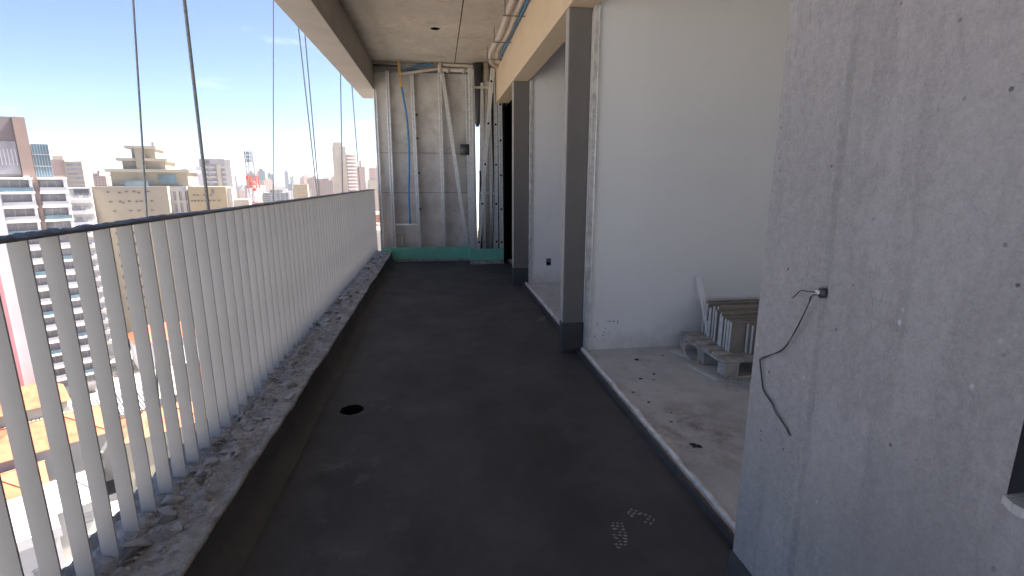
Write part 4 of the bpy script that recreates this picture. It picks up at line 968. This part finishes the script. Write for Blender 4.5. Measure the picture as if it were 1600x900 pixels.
taken = [(-56, 66, 15), (-58, 80, 15), (-46, 50, 14), (-75, 74, 9), (-45, 85, 12), (-48, 66, 9), (-38, 104, 12), (-58, 96, 14), (-82, 128, 15), (-84, 108, 15), (-94, 152, 10), (-84, 170, 24), (-72, 172, 12)]
cnt = 0; ux = Vector((math.sin(R(52)), math.cos(R(52)))); uy = Vector((-ux.y, ux.x))
for i in range(-22, 24):
    for j in range(-24, 26):
        p = ux * (i * 14.5 + (i // 4) * 7) + uy * (j * 15.0 + (j // 2) * 6) + Vector((rg.uniform(-2, 2), rg.uniform(-2, 2))); d = p.length
        az = math.degrees(math.atan2(p.x, p.y))
        if p.x > -20 or d < 42 or d > 270 or az < -100 or az > -4 or p.y < -30: continue
        if any((p.x - tx) ** 2 + (p.y - ty) ** 2 < tr * tr for tx, ty, tr in taken): continue
        if cnt >= 240: continue
        kd = rg.choice(('tile', 'tile', 'tile_old', 'roof_grey', 'roof_grey', 'roof_white', 'roof_white')); q = rg.randrange(5)
        a_, b_ = hmesh(kd, q); e = empty('low_house', (p.x, p.y, GZ), R(38) + rg.choice((0, math.pi / 2)) + rg.uniform(-.04, .04)); e.scale = (1, 1, rg.uniform(.8, 1.5))
        tag(e, ('near ' if p.length < 110 else 'farther ' if p.length < 190 else 'far ') + ('white ', 'cream ', 'rose ', 'pale grey ', 'ochre ')[q] + KL[kd], 'house', 'low houses below the balcony'); link('wall', a_, e); link('roof', b_, e); cnt += 1

# mid and far blocks on the skyline
tm = {}
def tower_mesh(f, q):
    if (f, q) in tm: return tm[(f, q)]
    mb = MB(); w, d = (11, 14, 18, 24)[q], (12, 16, 14, 18)[q]
    mb.box(-w / 2, w / 2, -d / 2, d / 2, 0, 60); t = 60
    if q in (0, 2): mb.box(-w * .22, w * .25, -d * .3, d * .2, 60.01, 64)
    else: mb.box(-w * .35, w * .05, -d * .3, d * .3, 60.01, 63); mb.box(-w * .15, w * .02, -d * .1, d * .1, 63.01, 66)
    for s in (-1, 1): mb.box(s * w * .5 - .4, s * w * .5 + .4, -d * .3, d * .3, 0, 58)
    tm[(f, q)] = mb.mesh('tower', FAC[f]); return tm[(f, q)]
rg = random.Random(4)
def tower(az, dist, ztop, f, q):
    p = (math.sin(R(az)) * dist, math.cos(R(az)) * dist); hgt = ztop - GZ
    o = link('skyline_tower', tower_mesh(f, q), None, (p[0], p[1], GZ - 60 * hgt / 60 * 0), (0, 0, R(rg.choice((15, 38, 10, 52)) + rg.uniform(-6, 6))), (1, 1, hgt / 62))
    sec = 'behind the slab tower' if az < -36.5 else 'behind the stepped tan block' if az < -28 else 'around the grey tower' if az < -24 else 'around the lattice mast' if az < -20.5 else 'between the mast and the rope pair' if az < -16 else 'behind the rope pair' if az < -13 else 'near the white tower'
    tag(o, '%s %s %s apartment block on the skyline %s' % ('far' if dist > 1800 else 'distant', ('slim', 'narrow', 'broad', 'wide')[q], FACN[f], sec), 'building', '%s blocks on the skyline' % FACN[f])
for i in range(230):
    dist = 420 + 3600 * rg.random() ** 1.3; az = rg.uniform(-47, -7.5)
    if dist < 640 and az > -16: continue
    ztop = rg.uniform(-28, -8) + dist * rg.uniform(-0.002, 0.009)
    if rg.random() < 0.15: ztop += 8
    if -30 < az < -27 and dist < 700: continue
    f = rg.choices((0, 1, 2, 3, 4), (4, 4, 3, 3, 2))[0]
    if dist > 1400: f = rg.choice((0, 1, 1, 4, 4, 3))
    tower(az, dist, ztop, f, rg.randrange(4))
for az, dist, ztop, f, q in ((-18.6, 1500, 22, 4, 3), (-17.8, 1450, 28, 4, 2), (-17.0, 1480, 20, 4, 1), (-20.5, 1700, 18, 4, 3), (-15.5, 1700, 30, 4, 0), (-24.3, 900, 16, 1, 0), (-23.2, 980, 20, 1, 0), (-22.6, 900, 12, 1, 1), (-14.8, 1600, 14, 1, 2),
                             (-12.8, 900, 6, 3, 3), (-11.8, 800, 3, 3, 2), (-10.9, 1000, 8, 3, 1), (-13.6, 1200, 10, 3, 3), (-36.5, 420, 3, 0, 1), (-36.8, 600, 5, 3, 2), (-30.5, 700, 8, 3, 1), (-29.7, 900, 7, 2, 2)):
    tower(az, dist, ztop, f, q)
# roofs beyond: one mass of low blocks
mb = MB()
for i in range(6500):
    dist = 250 + 4500 * rg.random() ** 1.5; az = R(rg.uniform(-75, 3)); x, y = math.sin(az) * dist, math.cos(az) * dist
    if dist < 320 and x > -60: continue
    w, d, h = rg.uniform(4, 10), rg.uniform(4, 9), rg.uniform(5, 20) + dist * 0.0035
    c_, s_ = math.cos(R(38)), math.sin(R(38)); b = len(mb.v)
    for zz in (GZ, GZ + h):
        for px, py in ((-w, -d), (w, -d), (w, d), (-w, d)): mb.v.append((x + px * c_ - py * s_, y + px * s_ + py * c_, zz))
    mb.f += [tuple(b + t for t in qd) for qd in ((4, 5, 6, 7), (0, 1, 5, 4), (1, 2, 6, 5), (2, 3, 7, 6), (3, 0, 4, 7))]
n = NB('far_roofs', 0.9, 0.2)
g = n.n('ShaderNodeNewGeometry'); r1 = n.n('ShaderNodeValToRGB'); e_ = r1.color_ramp.elements; r1.color_ramp.interpolation = 'CONSTANT'
cols = [(0.55, 0.53, 0.50), (0.42, 0.20, 0.12), (0.36, 0.35, 0.36), (0.50, 0.40, 0.28), (0.60, 0.58, 0.55), (0.33, 0.22, 0.17), (0.45, 0.33, 0.28)]
e_[0].color = c4(cols[0]); e_[1].position = 1 / 7; e_[1].color = c4(cols[1])
for i in range(2, 7): ee = e_.new(i / 7); ee.color = c4(cols[i])
n.l(g.outputs['Random Per Island'], r1.inputs['Fac']); n.col(r1.outputs['Color']); M['far_roofs'] = n.m
tag(mb.build('far_rooftops', 'far_roofs'), 'mass of distant low rooftops spreading to the horizon', 'rooftops', kind='stuff')
# far tree clumps between the houses: leaf cards are too small to see, so lumpy clumps
# hills on the horizon
mb = MB(); n_ = 160
for i in range(n_ + 1):
    az = R(-80 + 95 * i / n_); rr = 8200
    hgt = 30 + 55 * max(0, nz3(i * 0.06, 2.2, 0)) + 110 * math.exp(-((math.degrees(az) + 14.5) / 2.6) ** 2) + 70 * math.exp(-((math.degrees(az) + 29.5) / 2.2) ** 2) + 12 * nz3(i * 0.35, 7, 1)
    for k, (f, r2) in enumerate(((0, -900), (0.6, -400), (1, 0), (0.5, 600), (0, 1300))):
        mb.v.append((math.sin(az) * (rr + r2), math.cos(az) * (rr + r2), GZ + hgt * f * 1.0 + (0 if f else -2)))
for i in range(n_):
    for j in range(4): mb.f.append((i * 5 + j, i * 5 + j + 1, i * 5 + j + 6, i * 5 + j + 5))
M['hill'] = plain('wooded_hill', (0.055, 0.075, 0.05), 0.95, 0.1, 0, 0.3, 0.004)
tag(mb.build('hills', 'hill', smooth=True), kind='structure')

# ------------------------------------------------------------------ hazy air
hb = MB().box(-12000, 12000, -12000, 12000, GZ - 3, 110).build('haze', 'b_white'); tag(hb, 'pale summer haze filling the air over the city', 'haze', kind='stuff')
hm_ = bpy.data.materials.new('haze_air'); hm_.use_nodes = True; hn = hm_.node_tree; hn.nodes.clear()
pv = hn.nodes.new('ShaderNodeVolumePrincipled'); pv.inputs['Density'].default_value = 0.00017; pv.inputs['Color'].default_value = (0.86, 0.92, 1.0, 1); pv.inputs['Anisotropy'].default_value = 0.35
ho = hn.nodes.new('ShaderNodeOutputMaterial'); hn.links.new(pv.outputs[0], ho.inputs['Volume'])
hb.data.materials.clear(); hb.data.materials.append(hm_)
